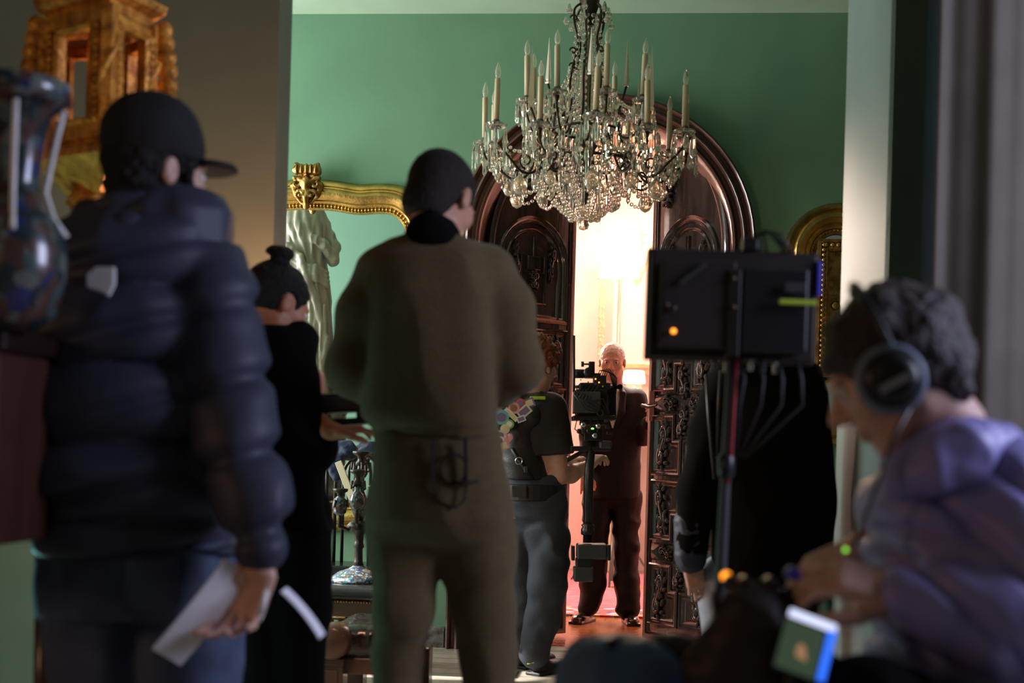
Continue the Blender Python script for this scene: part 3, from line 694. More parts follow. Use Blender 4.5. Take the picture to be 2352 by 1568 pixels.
# inner sight edge of the big mirror (right half from the photo, mirrored about the crest)
rt=[MX(712,478),MX(760,480),MX(820,489),MX(870,487),MX(905,493),MX(930,525),MX(936,600),MX(930,800),MX(925,1000),MX(920,1100),MX(905,1142),MX(870,1150),MX(712,1152)]
cx=rt[0][0]; rt=[(x,z) for x,z in rt]; rt[0]=(cx,rt[0][1]); rt[-1]=(cx,rt[-1][1])
lf=[(2*cx-x,z) for x,z in rt[1:-1]][::-1]
path=smooth_closed(rt+lf,8)          # clockwise -> left normal points outwards
root=thing('gilt_mirror','large gilt mirror with a wavy beaded frame and carved crest on green wall','mirror',(cx,YW,rt[-1][1]))
b=MB(); b.prism([tuple(p) for p in path],(0,YW,0),WA,.012,.022); b.build('mirror_glass','mirror_glass',root)
pr=[(-.006,.02),(-.004,.034),(.004,.036),(.010,.030),(.012,.024),(.024,.024),(.028,.040),(.038,.048),(.044,.046),(.050,.056),(.066,.080),(.084,.086),(.100,.076),(.108,.060),(.116,.058),(.122,.066),(.13,.064),(.145,.045),(.158,.03),(.160,0)]
sweep_frame(root,path,pr,YW)
b=MB()
ln=np.r_[0,np.cumsum(np.linalg.norm(np.diff(np.vstack([path,path[:1]]),axis=0),axis=1))]; N_=int(ln[-1]/.019)
pc=np.vstack([path,path[:1]])
for k in range(N_):
    s=ln[-1]*k/N_; u=np.interp(s,ln,pc[:,0]);v=np.interp(s,ln,pc[:,1]); u2=np.interp(s+.005,ln,pc[:,0]);v2=np.interp(s+.005,ln,pc[:,1]); d=unit([u2-u,v2-v]) if s<ln[-1]-.01 else np.array([1,0]); nrm=np.array([-d[1],d[0]])
    b.sphere((u+nrm[0]*.018,YW-.030,v+nrm[1]*.018),.0072,6)
b.build('beading','gilt',root,smooth=True)
# crest
F=Fld(.0045); cz=MX(708,430)[1]; c0=np.array([cx-.01,YW-.09,cz+.0])
q=lambda x,z,y=0: c0+np.array([x,-y,z])
def scrl(cx_,cz_,r,sg,th=.012,a0=1.57,y=.01):
    pts=[q(cx_+sg*r*(1-.8*t)*math.cos(a0+5.5*t),cz_+r*(1-.8*t)*math.sin(a0+5.5*t),y+.012*t) for t in np.linspace(0,1,9)]
    F.chain(pts,[th*(1-.4*t) for t in np.linspace(0,1,9)],.006)
F.box(q(0,.085),(.075,.028,.028),None,.02,.01)
for s in(-1,1): scrl(s*.06,.085,.028,s,.013); scrl(s*.055,.01,.034,s,.012,1.2); scrl(s*.03,-.05,.024,s,.010,.5,.02); F.chain([q(s*.03,.05),q(s*.075,.0),q(s*.06,-.05),q(s*.025,-.095)],[.014,.016,.013,.008],.01)
for i in(-2,-1,0,1,2): F.ell(q(i*.026,.088,.028),(.010,.014,.028),None,.006)
F.ell(q(0,.01,.015),(.028,.03,.045),None,.01); F.ell(q(0,-.045,.012),(.022,.025,.06),None,.01); F.ell(q(0,-.105,.006),(.018,.02,.024),None,.008); F.ell(q(0,.0,-.03),(.06,.03,.09),None,.02)
F.mesh('crest','gilt_dark',root,disp=lambda V,N:.003*vnoise(V,45,2))
# statue: stands in the green room where the mirror catches it
D=9.1; R=MB
def mir(p): p=np.array(p,float); p[...,1]=2*(YW-.022)-p[...,1]; return p
org,tab=rows(D,[(470,672,740,.07),(490,664,742,.10),(520,658,752,.12),(560,672,750,.12),(600,684,748,.11),(640,684,752,.115),(690,676,758,.13),(760,674,760,.13),(820,690,758,.115),(850,702,750,.10),(880,705,748,.10)],690,708)
mo=mir(org); MAr=CA.copy(); MAr[:,1]*=-1
F=Fld(.006); F.loft(mo,MAr,tab,2.2,.03,ripple=(13,.05,9))
J=lambda px,py,dd=0: mir(P(px,py,D+dd))
F.cone(J(668,500,-.02),J(664,600,-.04),.045,.038,.03)      # left arm
F.chain([J(735,505),J(766,565,-.02),J(766,598,-.06)],[.045,.036,.030],.02); F.chain([J(766,598,-.06),J(742,560,-.1),J(722,548,-.12)],[.03,.026,.03],.02)
for i in range(5): F.chain([J(660+i*3,562+i*14,-.09),J(690+i*4,590+i*12,-.13),J(712+i*9,640+i*34,-.12),J(716+i*8,760+i*18,-.12)],[.014,.017,.015,.011],.008)
for i in range(4): F.chain([J(686,606+i*9,-.12),J(722,612+i*9,-.13),J(752,626+i*10,-.08)],[.010,.013,.010],.01)
for i in range(6): F.chain([J(690+i*11,700,-.12),J(700+i*9,790,-.13),J(712+i*6,866,-.11)],[.009,.012,.010],.006)
F.ell(J(672,585,-.05),(.07,.05,.06),None,.03)
F.cone(J(706,470,0),J(708,430,0),.045,.042,.03); F.ell(J(708,405,0),(.075,.09,.10),None,.02); F.ell(J(708,398,.05),(.05,.05,.05),None,.02)
base=J(726,880); fl=np.array([base[0],base[1],0])
root=thing('marble_statue','white marble statue of a draped woman, reflected in the gilt mirror','statue',fl)
F.mesh('figure','marble',root,disp=folds(.012,(26,26,6),4,.3),smooth=0)
b=MB(); zb=base[2]
b.lathe(fl,[(.28,0),(.28,.08),(.24,.11),(.21,.14),(.20,zb-.2),(.22,zb-.15),(.25,zb-.1),(.25,zb-.02),(.22,zb+.01)],28); b.build('pedestal','black_marble',root,auto=40)
# right arched mirror
ctr=MX(1905,560); ri=.105; ro=.255
xR=.70+.02
pc_=PY(1912,600,YW-.05); cxr=pc_[0]+.02; zsr=PY(1880,585,YW)[2]
path=[(cxr-ri,1.30)]+[(cxr-ri*math.cos(a),zsr+ri*math.sin(a)) for a in np.linspace(0,math.pi,20)]+[(cxr+ri,1.30)]
root=thing('arched_gilt_mirror','narrow round-topped gilt mirror at the right end of green wall','mirror',(cxr,YW,1.3))
b=MB(); b.prism(path,(0,YW,0),WA,.012,.02); b.build('mirror_glass','mirror_glass',root)
pr2=[(-.004,.02),(0,.034),(.010,.036),(.014,.026),(.026,.026),(.030,.040),(.045,.052),(.055,.046),(.062,.058),(.085,.080),(.105,.080),(.118,.066),(.13,.074),(.148,.078),(.158,.06),(.165,0)]
sweep_frame(root,path,pr2,YW,'gilt')
b=MB()
for a in np.linspace(0,math.pi,22): b.sphere((cxr-(ri+.02)*math.cos(a),YW-.032,zsr+(ri+.02)*math.sin(a)),.0065,6)
for i in range(30):
    for s in(-1,1): b.sphere((cxr+s*(ri+.02),YW-.032,zsr-.02*i-.02),.0065,6)
b.build('beading','gilt_dark',root,smooth=True)
# small gilt picture frame leaning in front of it
a=PY(1878,550,7.3); c=PY(1942,555,7.3); z0=PY(1878,865,7.3)[2]; x0=a[0]; x1=c[0]+.25; z1=a[2]
root=thing('carved_picture_frame','old rectangular carved gilt frame in front of the arched mirror','picture frame',((x0+x1)/2,7.3,0))
pth=[(x0+.06,z0+.06),(x0+.06,z1-.06),(x1-.06,z1-.06),(x1-.06,z0+.06)]
b=MB(); b.sweep(pth,[(0,-.01),(0,.02),(.012,.03),(.03,.022),(.045,.035),(.06,.03),(.06,-.01)],(0,7.3,0),WA,closed=True); b.build('frame','gilt_dark',root,auto=35)
b=MB(); b.bb((x0+.05,7.295,z0+.05),(x1-.05,7.315,z1-.05)); b.build('backing','gilt_dark',root)
b=MB()
for i in range(26):
    zz=z0+.03+i*(z1-z0-.06)/25; b.sphere((x0+.03,7.265,zz),.013,6,sc=(1,.6,.8))
for i in range(10): b.sphere((x0+.04+i*.03,7.265,z1-.03),.014,6,sc=(1,.6,.8))
b.lathe((x0+.095,7.28,PY(1895,702,7.3)[2]),[(.014,-.004),(.022,0),(.014,.006)],14,A=WA); b.build('ornament','gilt',root,smooth=True)
b=MB(); b.bb((x0+.02,7.32,0),(x0+.05,7.35,z1-.1)); b.bb((x1-.05,7.32,0),(x1-.02,7.35,z1-.1)); b.build('easel_leg','walnut',root)
# candelabrum, with leather topped table and bench
sc_=FPX/6.9
def T(px,py,dd=0): return P(px,py,6.9+dd)
ct=T(820,1345); tz=ct[2]
root=thing('leather_topped_table','low table with a black leather top carrying the candelabrum','table',(ct[0]-.02,ct[1],0))
b=MB(); x0,x1=T(744,1340)[0],ct[0]+.30; ym=ct[1]
F=Fld(.008); F.box(((x0+x1)/2,ym,tz-.015),((x1-x0)/2,.22,.035),None,.03,.01); F.mesh('leather_top','leather_black',root)
b.bb((x0+.02,ym-.19,tz-.13),(x1-.02,ym+.19,tz-.05)); b.build('apron','walnut',root,bevel=.01)
b=MB()
for i in range(30): b.sphere((x0+.03+i*(x1-x0-.06)/29,ym-.198,tz-.058),.006,6)
b.build('nail_heads','gilt_dark',root,smooth=True)
for sx in(x0+.05,x1-.05):
    for sy in(ym-.15,ym+.15):
        b=MB(); b.lathe((sx,sy,0),[(.03,0),(.03,.03),(.018,.06),(.024,.14),(.016,.2),(.026,.27),(.02,tz-.12)],12); b.build('leg','walnut',root,smooth=True)
for i in range(2):
    q0=T(748+i*58,1412,.12); root2=thing('glazed_tile','yellow and cream painted tile under the leather topped table, %s'%(('left of the pair','right of the pair')[i]),'tile',(q0[0]+.05,q0[1],.22),'glazed tiles under the table')
    b=MB(); b.bb((q0[0],q0[1],.22),(q0[0]+.10,q0[1]+.012,.36)); b.build('tile_face','tile_glaze',root2,bevel=.003)
    b=MB(); b.bb((q0[0]-.01,q0[1]+.012,.21),(q0[0]+.11,q0[1]+.02,.37)); b.build('tile_backing','walnut',root2)
b=MB(); b.bb((x0+.04,ym-.0,.18),(x1-.04,ym+.2,.205)); b.build('shelf','walnut',root,bevel=.004)
# candelabrum
cb=T(822,1325); cb[2]=tz+.02
root=thing('cloisonne_candelabrum','dark enamelled candelabrum standing on the leather topped table','candelabrum',cb)
S=1/sc_
z=lambda py: T(822,py)[2]-cb[2]
b=MB(); b.lathe(cb,[(.14,0),(.142,.012),(.12,.03),(.09,.05),(.05,.062),(.03,.075),(.02,.09)],26); b.build('base','cloisonne_dark',root,smooth=True)
b=MB(); b.lathe(cb,[(.03,.07),(.022,.10),(.02,.16),(.028,.17),(.022,.19),(.024,.23),(.05,.25),(.062,.27),(.045,.29),(.02,.30)],18); b.build('stem','dark_metal',root,smooth=True)
b=MB(); b.lathe(cb,[(.02,.30),(.028,.32),(.042,.355),(.044,.385),(.028,.42),(.018,.44),(.03,.45),(.022,.46),(.018,.52),(.028,.53),(.02,.54)],20); b.build('vase_knop','cloisonne_dark',root,smooth=True)
def cup(m,c,s=1): m.lathe(c,[(.012*s,-.06),(.022*s,-.05),(.014*s,-.03),(.018*s,-.01),(.036*s,.0),(.038*s,.012),(.030*s,.014),(.028*s,.006)],14)
for i,(px,py,dd,bz) in enumerate(((782,1128,-.05,.27),(862,1120,.05,.27),(822,1085,-.16,.30),(826,1085,.16,.30))):
    e=T(px,py,dd); b=MB(); s0_=cb+np.array([0,0,bz])
    mid=np.array([e[0],e[1],s0_[2]])
    b.tube([s0_,(s0_*.4+mid*.6)+[0,0,-.015],mid+[0,0,.0],mid+[0,0,.05],e-[0,0,.05]],[.012,.009,.012,.010,.010],8)
    b.build('arm','dark_metal',root,smooth=True)
    b=MB(); cc=mid+np.array([0,0,.10]); b.lathe(cc,[(.012,-.05),(.03,-.035),(.038,0),(.03,.03),(.014,.045),(.012,.07)],16); b.build('enamel_bulb','cloisonne_dark',root,smooth=True)
    b=MB(); cup(b,e); 
    for k in range(3): a=k*2.09+i; b.tube([e+[.012*math.cos(a),.012*math.sin(a),-.06],e+[.04*math.cos(a),.04*math.sin(a),-.075],e+[.035*math.cos(a),.035*math.sin(a),-.04]],.005,6)
    b.build('candle_cup','dark_metal',root,smooth=True)
b=MB(); e=cb+np.array([0,0,.62]); cup(b,e,1.1); b.tube([cb+[0,0,.53],e-[0,0,.05]],[.018,.014],10)
for k in range(5): a=k*1.257; b.tube([e+[.015*math.cos(a),.015*math.sin(a),-.09],e+[.05*math.cos(a),.05*math.sin(a),-.08],e+[.045*math.cos(a),.045*math.sin(a),-.04]],.006,6)
b.build('centre_cup','dark_metal',root,smooth=True)
# leather bench with scrolled wooden foot
f0=P(800,1560,5.9); 
bx0,bx1=P(742,1500,5.9)[0],P(905,1500,5.9)[0]; bz=PZ(800,1395,0.32); by=5.75
root=thing('scroll_arm_bench','brown leather bench with scrolled carved wooden ends','bench',((bx0+bx1)/2,by+.2,0))
F=Fld(.008); F.box(((bx0+bx1)/2+.04,by+.25,.26),((bx1-bx0)/2+.02,.24,.07),None,.05,.02)
F.mesh('leather_seat','leather_brown',root,disp=folds(.006,(20,20,8),6,.3))
b=MB(); b.bb((bx0+.02,by+.02,.13),(bx1+.05,by+.48,.20)); b.build('rail','walnut',root,bevel=.008)
for i,xx in enumerate((bx0-.01,)):
    b=MB(); V=[(xx+.0,by+.0,.0)]
    b.bb((xx,by-.02,0),(xx+.11,by+.08,.20)); b.bb((xx-.005,by-.028,.17),(xx+.115,by+.085,.20)); b.bb((xx+.02,by-.026,.03),(xx+.09,by-.018,.15)); b.build('foot','walnut',root,bevel=.005)
    b=MB(); pts=[(xx+.075+.045*(1-t/9.5)*math.cos(t+.4),by-.012,.27+.045*(1-t/9.5)*math.sin(t+.4)) for t in np.linspace(0,8.5,30)]
    b.tube(pts,.009,8); b.lathe((xx+.07,by+.03,.27),[(.055,-.05),(.07,-.04),(.075,0),(.07,.1),(.055,.11)],22,A=WA[[0,1,2]]); b.build('scroll','walnut',root,smooth=True)
    b=MB(); b.bb((xx,by+.4,0),(xx+.11,by+.5,.2)); b.build('foot','walnut',root,bevel=.005)
for yy in(by-.02,by+.4):
    b=MB(); b.bb((bx1,yy,0),(bx1+.1,yy+.1,.2)); b.build('foot','walnut',root,bevel=.005)
# folding chairs / grip gear seen by the mirror foot
g=T(815,1060,.52); root=thing('arched_back_chair','dark chair with a hooped back against the foot of the gilt mirror','chair',(g[0],g[1],0))
for k,(dx,dz) in enumerate(((0,0),(.04,.0),(.075,-.01))):
    b=MB(); cxk=g[0]+dx-.03; r_=.115
    b.tube([(cxk-r_,g[1]+k*.03,.45)]+[(cxk-r_*math.cos(a),g[1]+k*.03,g[2]-.06+dz+r_*.9*math.sin(a)) for a in np.linspace(0,math.pi,14)]+[(cxk+r_,g[1]+k*.03,.45)],.009,8); b.build('back_hoop','dark_metal',root,smooth=True)
b=MB(); b.bb((g[0]-.15,g[1]-.2,.42),(g[0]+.2,g[1]+.12,.46)); b.build('seat','leather_black',root,bevel=.01)
for sx in(-.12,.17):
    for sy in(-.17,.09): b=MB(); b.tube([(g[0]+sx,g[1]+sy,.42),(g[0]+sx,g[1]+sy,0.)],.012,8); b.build('leg','dark_metal',root,smooth=True)
F=Fld(.007); F.ell(T(790,1035,.48),(.07,.05,.05),None,.02); F.ell(T(765,1060,.48),(.04,.04,.07),None,.02); F.cone(T(775,1045,.46),T(772,1090,.48),.035,.03,.02)
o=F.mesh('navy_cloth','navy_nylon',disp=folds(.012,(22,22,22),9,.4)); tag(centre(o),'crumpled navy cloth thrown over the hooped chair back','cloth')
b=MB(); w0,w1=T(778,1060,.30),T(812,1155,.27); b.box((w0+w1)/2,(.035,.015,np.linalg.norm(w1-w0)),frame((0,1,0),unit(w0-w1))); o=b.build('wood_batten','pin_cream',bevel=.002); tag(centre(o),'pale wooden batten leaning beside the candelabrum','plank')
# ================================================================ CHANDELIER
ch0=P(1338,600,6.9); cx_,cy_=ch0[0],ch0[1]
root=thing('chandelier','large crystal chandelier with electric candles hanging in front of the arched door','chandelier',(cx_,cy_,2.14))
O=np.array([cx_,cy_,0.]); OR=ORG[root.name]
def zc(py,px=1338): return P(px,py,6.9)[2]
def proto(name,m,mt,smooth=True):
    V=np.concatenate(m.V); me=mkmesh(name,V,m.F,smooth); me.materials.append(M[mt]); return me
def put(name,me,loc,rot=0,tilt=0,s=1,parent=root,ax=None):
    o=bpy.data.objects.new(name,me); link(o,parent); 
    o.location=tuple(np.asarray(loc)-ORG[parent.name]) if parent is root else tuple(np.asarray(loc)-OR)
    o.rotation_euler=(tilt if ax is None else 0,0,rot); o.scale=(s,s,s); ORG[o.name]=OR; return o
m=MB(); m.lathe((0,0,0),[(.0135,0),(.0135,.19),(.010,.195)],12); CANDLE=proto('candle',m,'candle')
m=MB(); m.lathe((0,0,.193),[(.009,0),(.0115,.012),(.0145,.028),(.0115,.048),(.0045,.066),(.0008,.078)],12); BULB=proto('bulb',m,'bulb_glass')
m=MB(); m.lathe((0,0,0),[(.014,-.012),(.030,-.014),(.047,-.002),(.050,.010),(.042,.006),(.02,.002),(.016,.02),(.019,.026),(.013,.03)],16)
for k in range(10): a=k*.628; m.sphere((.046*math.cos(a),.046*math.sin(a),.004),.009,6)
BOB=proto('bobeche',m,'crystal',False)
m=MB(); m.lathe((0,0,0),[(.0135,.0),(.015,.012),(.0125,.022)],10); m.lathe((0,0,0),[(.006,-.05),(.012,-.03),(.009,-.012)],10); CUPM=proto('socket',m,'bronze')
m=MB(); m.lathe((0,0,0),[(.001,-.075),(.009,-.062),(.0135,-.045),(.009,-.012),(.003,0)],6); m.sphere((0,0,.008),.006,6); DROP=proto('crystal_drop',m,'crystal',False)
m=MB(); m.lathe((0,0,0),[(.001,-.095),(.008,-.08),(.007,-.02),(.002,0)],6); m.sphere((0,0,.008),.006,6); PRISM=proto('crystal_prism',m,'crystal',False)
m=MB(); m.lathe((0,0,0),[(.001,-.052),(.012,-.046),(.0195,-.030),(.014,-.013),(.003,0)],10); PEAR=proto('pear_drop',m,'crystal_warm',True)
m=MB(); m.lathe((0,0,0),[(.001,0),(.016,.004),(.024,.02),(.020,.05),(.012,.08),(.001,.10)],8)
for k in range(8): m.sphere((.022*math.cos(k*.785),.022*math.sin(k*.785),.035),.010,6)
ROSE=proto('crystal_rosette',m,'crystal',False)
m=MB(); m.lathe((0,0,0),[(.020,0),(.023,.01),(.014,.02),(.019,.03),(.020,.04),(.001,.32)],4); SPIRE=proto('glass_spire',m,'spire_glass',False)
m=MB(); m.sphere((0,0,0),.0095,8); BEAD=proto('bead',m,'crystal')
# stem and crown
b=MB(); z0=zc(470); 
b.lathe(O,[(.008,z0),(.03,z0+.03),(.015,z0+.07),(.045,zc(345)),(.06,zc(335)),(.04,zc(325)),(.015,zc(310)),(.013,zc(250)),(.012,zc(60)),(.03,zc(40)),(.045,zc(15)),(.05,zc(0)),(.03,zc(-30)),(.01,zc(-50)),(.01,CH)],16)
b.build('stem','bronze',root,smooth=True)
b=MB(); b.lathe(O,[(.02,zc(330)),(.045,zc(300)),(.025,zc(270)),(.035,zc(240)),(.03,zc(160)),(.018,zc(110)),(.022,zc(60))],12); b.build('glass_column','crystal_warm',root,smooth=True)
for k in range(6):
    a=k*math.pi/3+.35; d=np.array([math.cos(a),math.sin(a),0])
    pp=[(.045,zc(10)),(.075,zc(25)),(.072,zc(60)),(.055,zc(90)),(.058,zc(120)),(.080,zc(165)),(.088,zc(200)),(.078,zc(240)),(.11,zc(300)),(.16,zc(345)),(.245,zc(372))]
    b=MB(); b.tube(spl([O+d*r+np.array([0,0,z]) for r,z in pp]),.0062,6)
    for zc_,sg in((zc(120),1),(zc(155),-1),(zc(45),1)):
        b.tube([O+d*(.075+sg*.0+.020*math.cos(t)*(1-t/8))+np.array([0,0,zc_+.020*math.sin(t)*(1-t/8)]) for t in np.linspace(0,6,12)],.0045,5)
    b.build('crown_arm','bronze',root,smooth=True)
    for (r,z_) in((.115,zc(45)),(.10,zc(18))): put('crystal_rosette',ROSE,O+d*r+np.array([0,0,z_-.04]),a,s=.55)
# rings
zl=zc(375); zu=zc(300); zb=zc(425)
for r,z_,t in((.25,zl,.008),(.16,zu,.007)):
    b=MB(); b.tube([O+np.array([r*math.cos(a),r*math.sin(a),z_]) for a in np.linspace(0,2*math.pi,37)],t,6,caps=False); b.build('ring','bronze',root,smooth=True)
drops=[]; beads=[]
def candle_at(e,lean):
    bo=put('bobeche',BOB,e,lean); so=put('socket',CUPM,e+[0,0,.012],lean,parent=root)
    c=put('candle',CANDLE,e+[0,0,.03],lean); c.rotation_euler=(random.uniform(-.03,.03),random.uniform(-.03,.03),0)
    bu=bpy.data.objects.new('bulb',BULB); link(bu,c); ORG[bu.name]=OR
    for k in range(6):
        a=k*math.pi/3+lean; drops.append((e+np.array([.05*math.cos(a),.05*math.sin(a),-.012]),a,'DROP' if k%2 else 'PRISM',random.uniform(1.0,1.4)))
NL=12
for k in range(NL):
    a=2*math.pi*k/NL+.13; d=np.array([math.cos(a),math.sin(a),0]); rr=.49+.02*(k%2); ze=zc(338)+.03*(k%2)
    e=O+d*rr+np.array([0,0,ze]); pts=[(.24,zl),(.29,zl-.075),(.36,zl-.085),(.43,zl-.03),(rr-.005,ze-.065),(rr,ze-.03)]
    b=MB(); b.tube(spl([O+d*r+np.array([0,0,z_]) for r,z_ in pts]),.0062,7)
    b.tube([O+d*(.34+.035*math.cos(t)*(1-t/9))+np.array([0,0,zl-.03+.035*math.sin(t)*(1-t/9)]) for t in np.linspace(-1.5,5,14)],.0055,5)
    b.build('arm','bronze',root,smooth=True); candle_at(e,a)
    for s in np.linspace(0,1,9)[1:-1]:   # swag to the next arm
        a2=a+2*math.pi/NL*s; p=O+np.array([math.cos(a2),math.sin(a2),0])*(rr-.04)+np.array([0,0,ze-.04-.09*math.sin(math.pi*s)]); beads.append(p)
    drops.append((O+d*.37+np.array([0,0,zl-.10]),a,'PEAR',1.9 if k%2 else 1.4)); 
    for s in np.linspace(0,1,12)[1:]: beads.append(O+d*(.46-.24*s)+np.array([0,0,zl-.03-.13*math.sin(math.pi*s*.9)-.03*s]))
NU=8
for k in range(NU):
    a=2*math.pi*k/NU+.35; d=np.array([math.cos(a),math.sin(a),0]); rr=.30; ze=zc(246)
    e=O+d*rr+np.array([0,0,ze]); pts=[(.16,zu),(.20,zu-.05),(.26,zu-.04),(rr,ze-.06),(rr,ze-.03)]
    b=MB(); b.tube(spl([O+d*r+np.array([0,0,z_]) for r,z_ in pts]),.0055,7); b.build('arm','bronze',root,smooth=True); candle_at(e,a)
    for s in np.linspace(0,1,8)[1:-1]:
        a2=a+2*math.pi/NU*s; beads.append(O+np.array([math.cos(a2),math.sin(a2),0])*(rr-.03)+np.array([0,0,ze-.04-.07*math.sin(math.pi*s)]))
    for s in np.linspace(0,1,14)[1:]: beads.append(O+d*(.07+.17*s)+np.array([0,0,zc(150)-(zc(150)-ze+.03)*s-.05*math.sin(math.pi*s)]))
for k in range(8):
    a=2*math.pi*k/8+.12; d=np.array([math.cos(a),math.sin(a),0]); rr=.395 if k%2 else .19; ze=zc(282) if k%2 else zc(195)
    put('glass_spire',SPIRE,O+d*rr+np.array([0,0,ze]),a,s=.95 if k%2 else .70)
    b=MB(); r0,z0_=(.25,zl) if k%2 else (.16,zu); b.tube([O+d*r0+[0,0,z0_],O+d*(rr*.8)+[0,0,(z0_+ze)/2-.03],O+d*rr+[0,0,ze]],.006,6); b.build('spire_arm','bronze',root,smooth=True)
# inner basket of drops
for (n,r,z_,ty) in((20,.43,zc(378),'DROP'),(18,.35,zc(395),'PRISM'),(22,.30,zc(320),'PRISM'),(16,.25,zl-.01,'PRISM'),(12,.20,zc(330),'DROP'),(14,.30,zc(352),'DROP'),(10,.16,zu-.01,'PRISM'),(12,.155,zc(262),'DROP'),(10,.38,zc(372),'DROP'),(8,.17,zc(405),'PEAR'),(8,.10,zc(430),'PRISM'),(6,.22,zc(425),'DROP')):
    for k in range(n): a=2*math.pi*k/n+z_*7; drops.append((O+np.array([r*math.cos(a),r*math.sin(a),z_+random.uniform(-.012,.012)]),a,ty,random.uniform(.95,1.4)))
# lower cone of bead strings
for k in range(14):
    a=2*math.pi*k/14; d=np.array([math.cos(a),math.sin(a),0])
    for s in np.linspace(0,1,14): beads.append(O+d*(.25-.21*s**.8)+np.array([0,0,zc(415)-(zc(415)-zc(505))*s-.035*math.sin(math.pi*s)]))
for k in range(10):
    a=2*math.pi*k/10+.2; d=np.array([math.cos(a),math.sin(a),0])
    for s in np.linspace(0,1,9): beads.append(O+d*(.17-.13*s)+np.array([0,0,zc(350)-(zc(350)-zc(440))*s]))
    for s in np.linspace(0,1,18): beads.append(O+d*(.045+.03*math.sin(3*s))+np.array([0,0,zc(40)-(zc(40)-zc(290))*s]))
m=MB(); m.lathe((0,0,0),[(.001,-.03),(.02,-.024),(.030,0),(.02,.024),(.008,.032),(.012,.05),(.004,.10)],12); FIN=proto('finial_ball',m,'crystal_warm')
put('finial_ball',FIN,O+np.array([0,0,zc(515)])); 
for k in range(3): a=k*2.09+.5; put('finial_ball',FIN,O+np.array([.075*math.cos(a),.075*math.sin(a),zc(500)]),s=.6)
ms={'DROP':DROP,'PRISM':PRISM,'PEAR':PEAR}
random.shuffle(drops); drops.sort(key=lambda q:(q[0]-CAM)@FW)
nm={'DROP':'crystal_drop','PRISM':'crystal_prism','PEAR':'pear_drop'}; cnt={'DROP':0,'PRISM':0,'PEAR':0}; rest=[]
for p,a,ty,s in drops:
    if cnt[ty]<90: cnt[ty]+=1; put(nm[ty],ms[ty],p,a,s=s)
    else: rest.append((p,a,ty,s))
if rest:
    b=MB()
    for p,a,ty,s in rest:
        me=ms[ty]; V=np.array([v.co[:] for v in me.vertices])*s; b.add(V+p,[tuple(f.vertices) for f in me.polygons])
    o=b.build('crystal_drops','crystal',root); o['kind']='stuff'
beads.sort(key=lambda q:(q-CAM)@FW)
for p in beads[:95]: put('bead',BEAD,p,s=random.uniform(.95,1.4))
b=MB(); V0=np.array([v.co[:] for v in BEAD.vertices]); F0=[tuple(f.vertices) for f in BEAD.polygons]
for p in beads[95:]: b.add(V0*random.uniform(.95,1.4)+p,F0)
o=b.build('beads','crystal',root,smooth=True); o['kind']='stuff'
# ================================================================ PEOPLE
def pers(label,pt,group=None): return thing('person',label,'person',(pt[0],pt[1],0),group)
def Jf(D): return lambda px,py,dd=0.: P(px,py,D+dd)
def floorz(p,z): q=np.array(p,float); q[2]=z; return q
# ---------------- old man in a dinner suit
D=9.05; J=Jf(D); u=D/FPX; b0=J(1415,1400)
root=pers('white haired man in a black dinner suit and bow tie holding the open door',b0)
A=frame(-FW*1.0-R0*.12+np.array([0,0,-.12])); hc=J(1406,832); S=1.0
F=Fld(.0042); L=add_head(F,hc,A,S,True,J(1412,900,.03))
F.loft(J(1412,950,.02),CA,[(-.45,0,0,.12,.08),(0,0,0,.15,.09),(.08,0,0,.14,.08),(.11,0,0,.06,.06)],2.2,.03)
hR=J(1494,962,-.30)  # his hand on the handle
F.chain([J(1462,905),J(1484,1000,-.10),hR],[.04,.032,.024],.02)
fw=unit(R0*-.6+FW*-.6); hand(F,hR,frame(unit(np.array([.3,-.8,.35])),(0.6,.6,0)),.95,1,(.6,.8,.5))
F.chain([J(1362,905),J(1352,1000,-.05),J(1347,1085,-.15)],[.04,.032,.024],.02); hand(F,J(1347,1088,-.15),frame((0,-.2,-1),(0,-1,0)),.95,-1)
F.mesh('body','skin_pale',root); eyes(L,A,S,root)
F=Fld(.004); F.ell(L(0,-.016,.036),(.080,.102,.090),A); F.ell(L(0,.10,-.045),(.074,.075,.115),A,.006,'s'); F.cut(L(0,0,-.045),-A[2]); 
F.mesh('hair','hair_white',root,disp=lambda V,N:.003*vnoise(V,90,2))
for q in(-1,1): b=MB(); b.tube([L(.014*q,.098,.020),L(.03*q,.098,.026),L(.045*q,.088,.020)],[.003,.004,.002],6); b.build('eyebrow','hair_white',root,smooth=True)
F=Fld(.006)
o,t=rows(D,[(885,1392,1432,.06,.02),(893,1376,1452,.08,.02),(905,1360,1474,.10,.01),(930,1352,1480,.12),(1000,1354,1476,.13),(1060,1350,1470,.125),(1130,1340,1470,.14),(1142,1338,1470,.14)],1000,1412)
F.loft(o,CA,t,2.3,.03); F.chain([J(1462,912),J(1480,1000,-.08),J(1488,972,-.26)],[.060,.055,.042],.03,puff=None); F.chain([J(1364,912),J(1352,1000,-.04),J(1347,1075,-.14)],[.06,.052,.042],.03)
F.cone(J(1396,885,-.13),J(1400,960,-.22),.022,.016,.012,'s')
F.mesh('jacket','suit_wool',root,disp=folds(.007,(10,10,5),3))
F=Fld(.005); o,t=rows(D,[(884,1392,1424,.05,-.02),(900,1384,1428,.07,-.045),(940,1388,1424,.09,-.055),(985,1400,1414,.09,-.055)],930,1406); F.loft(o,CA,t,2.2,.01); F.mesh('shirt_front','white_shirt',root)
for q in(-1,1):
    F=Fld(.0045); c=1406; F.chain([J(c+q*20,888,-.07),J(c+q*25,905,-.125),J(c+q*22,945,-.155),J(c+q*3,990,-.15)],[.012,.02,.022,.008],.01); F.mesh('lapel','suit_wool',root)
F=Fld(.003); c=J(1408,889,-.125)
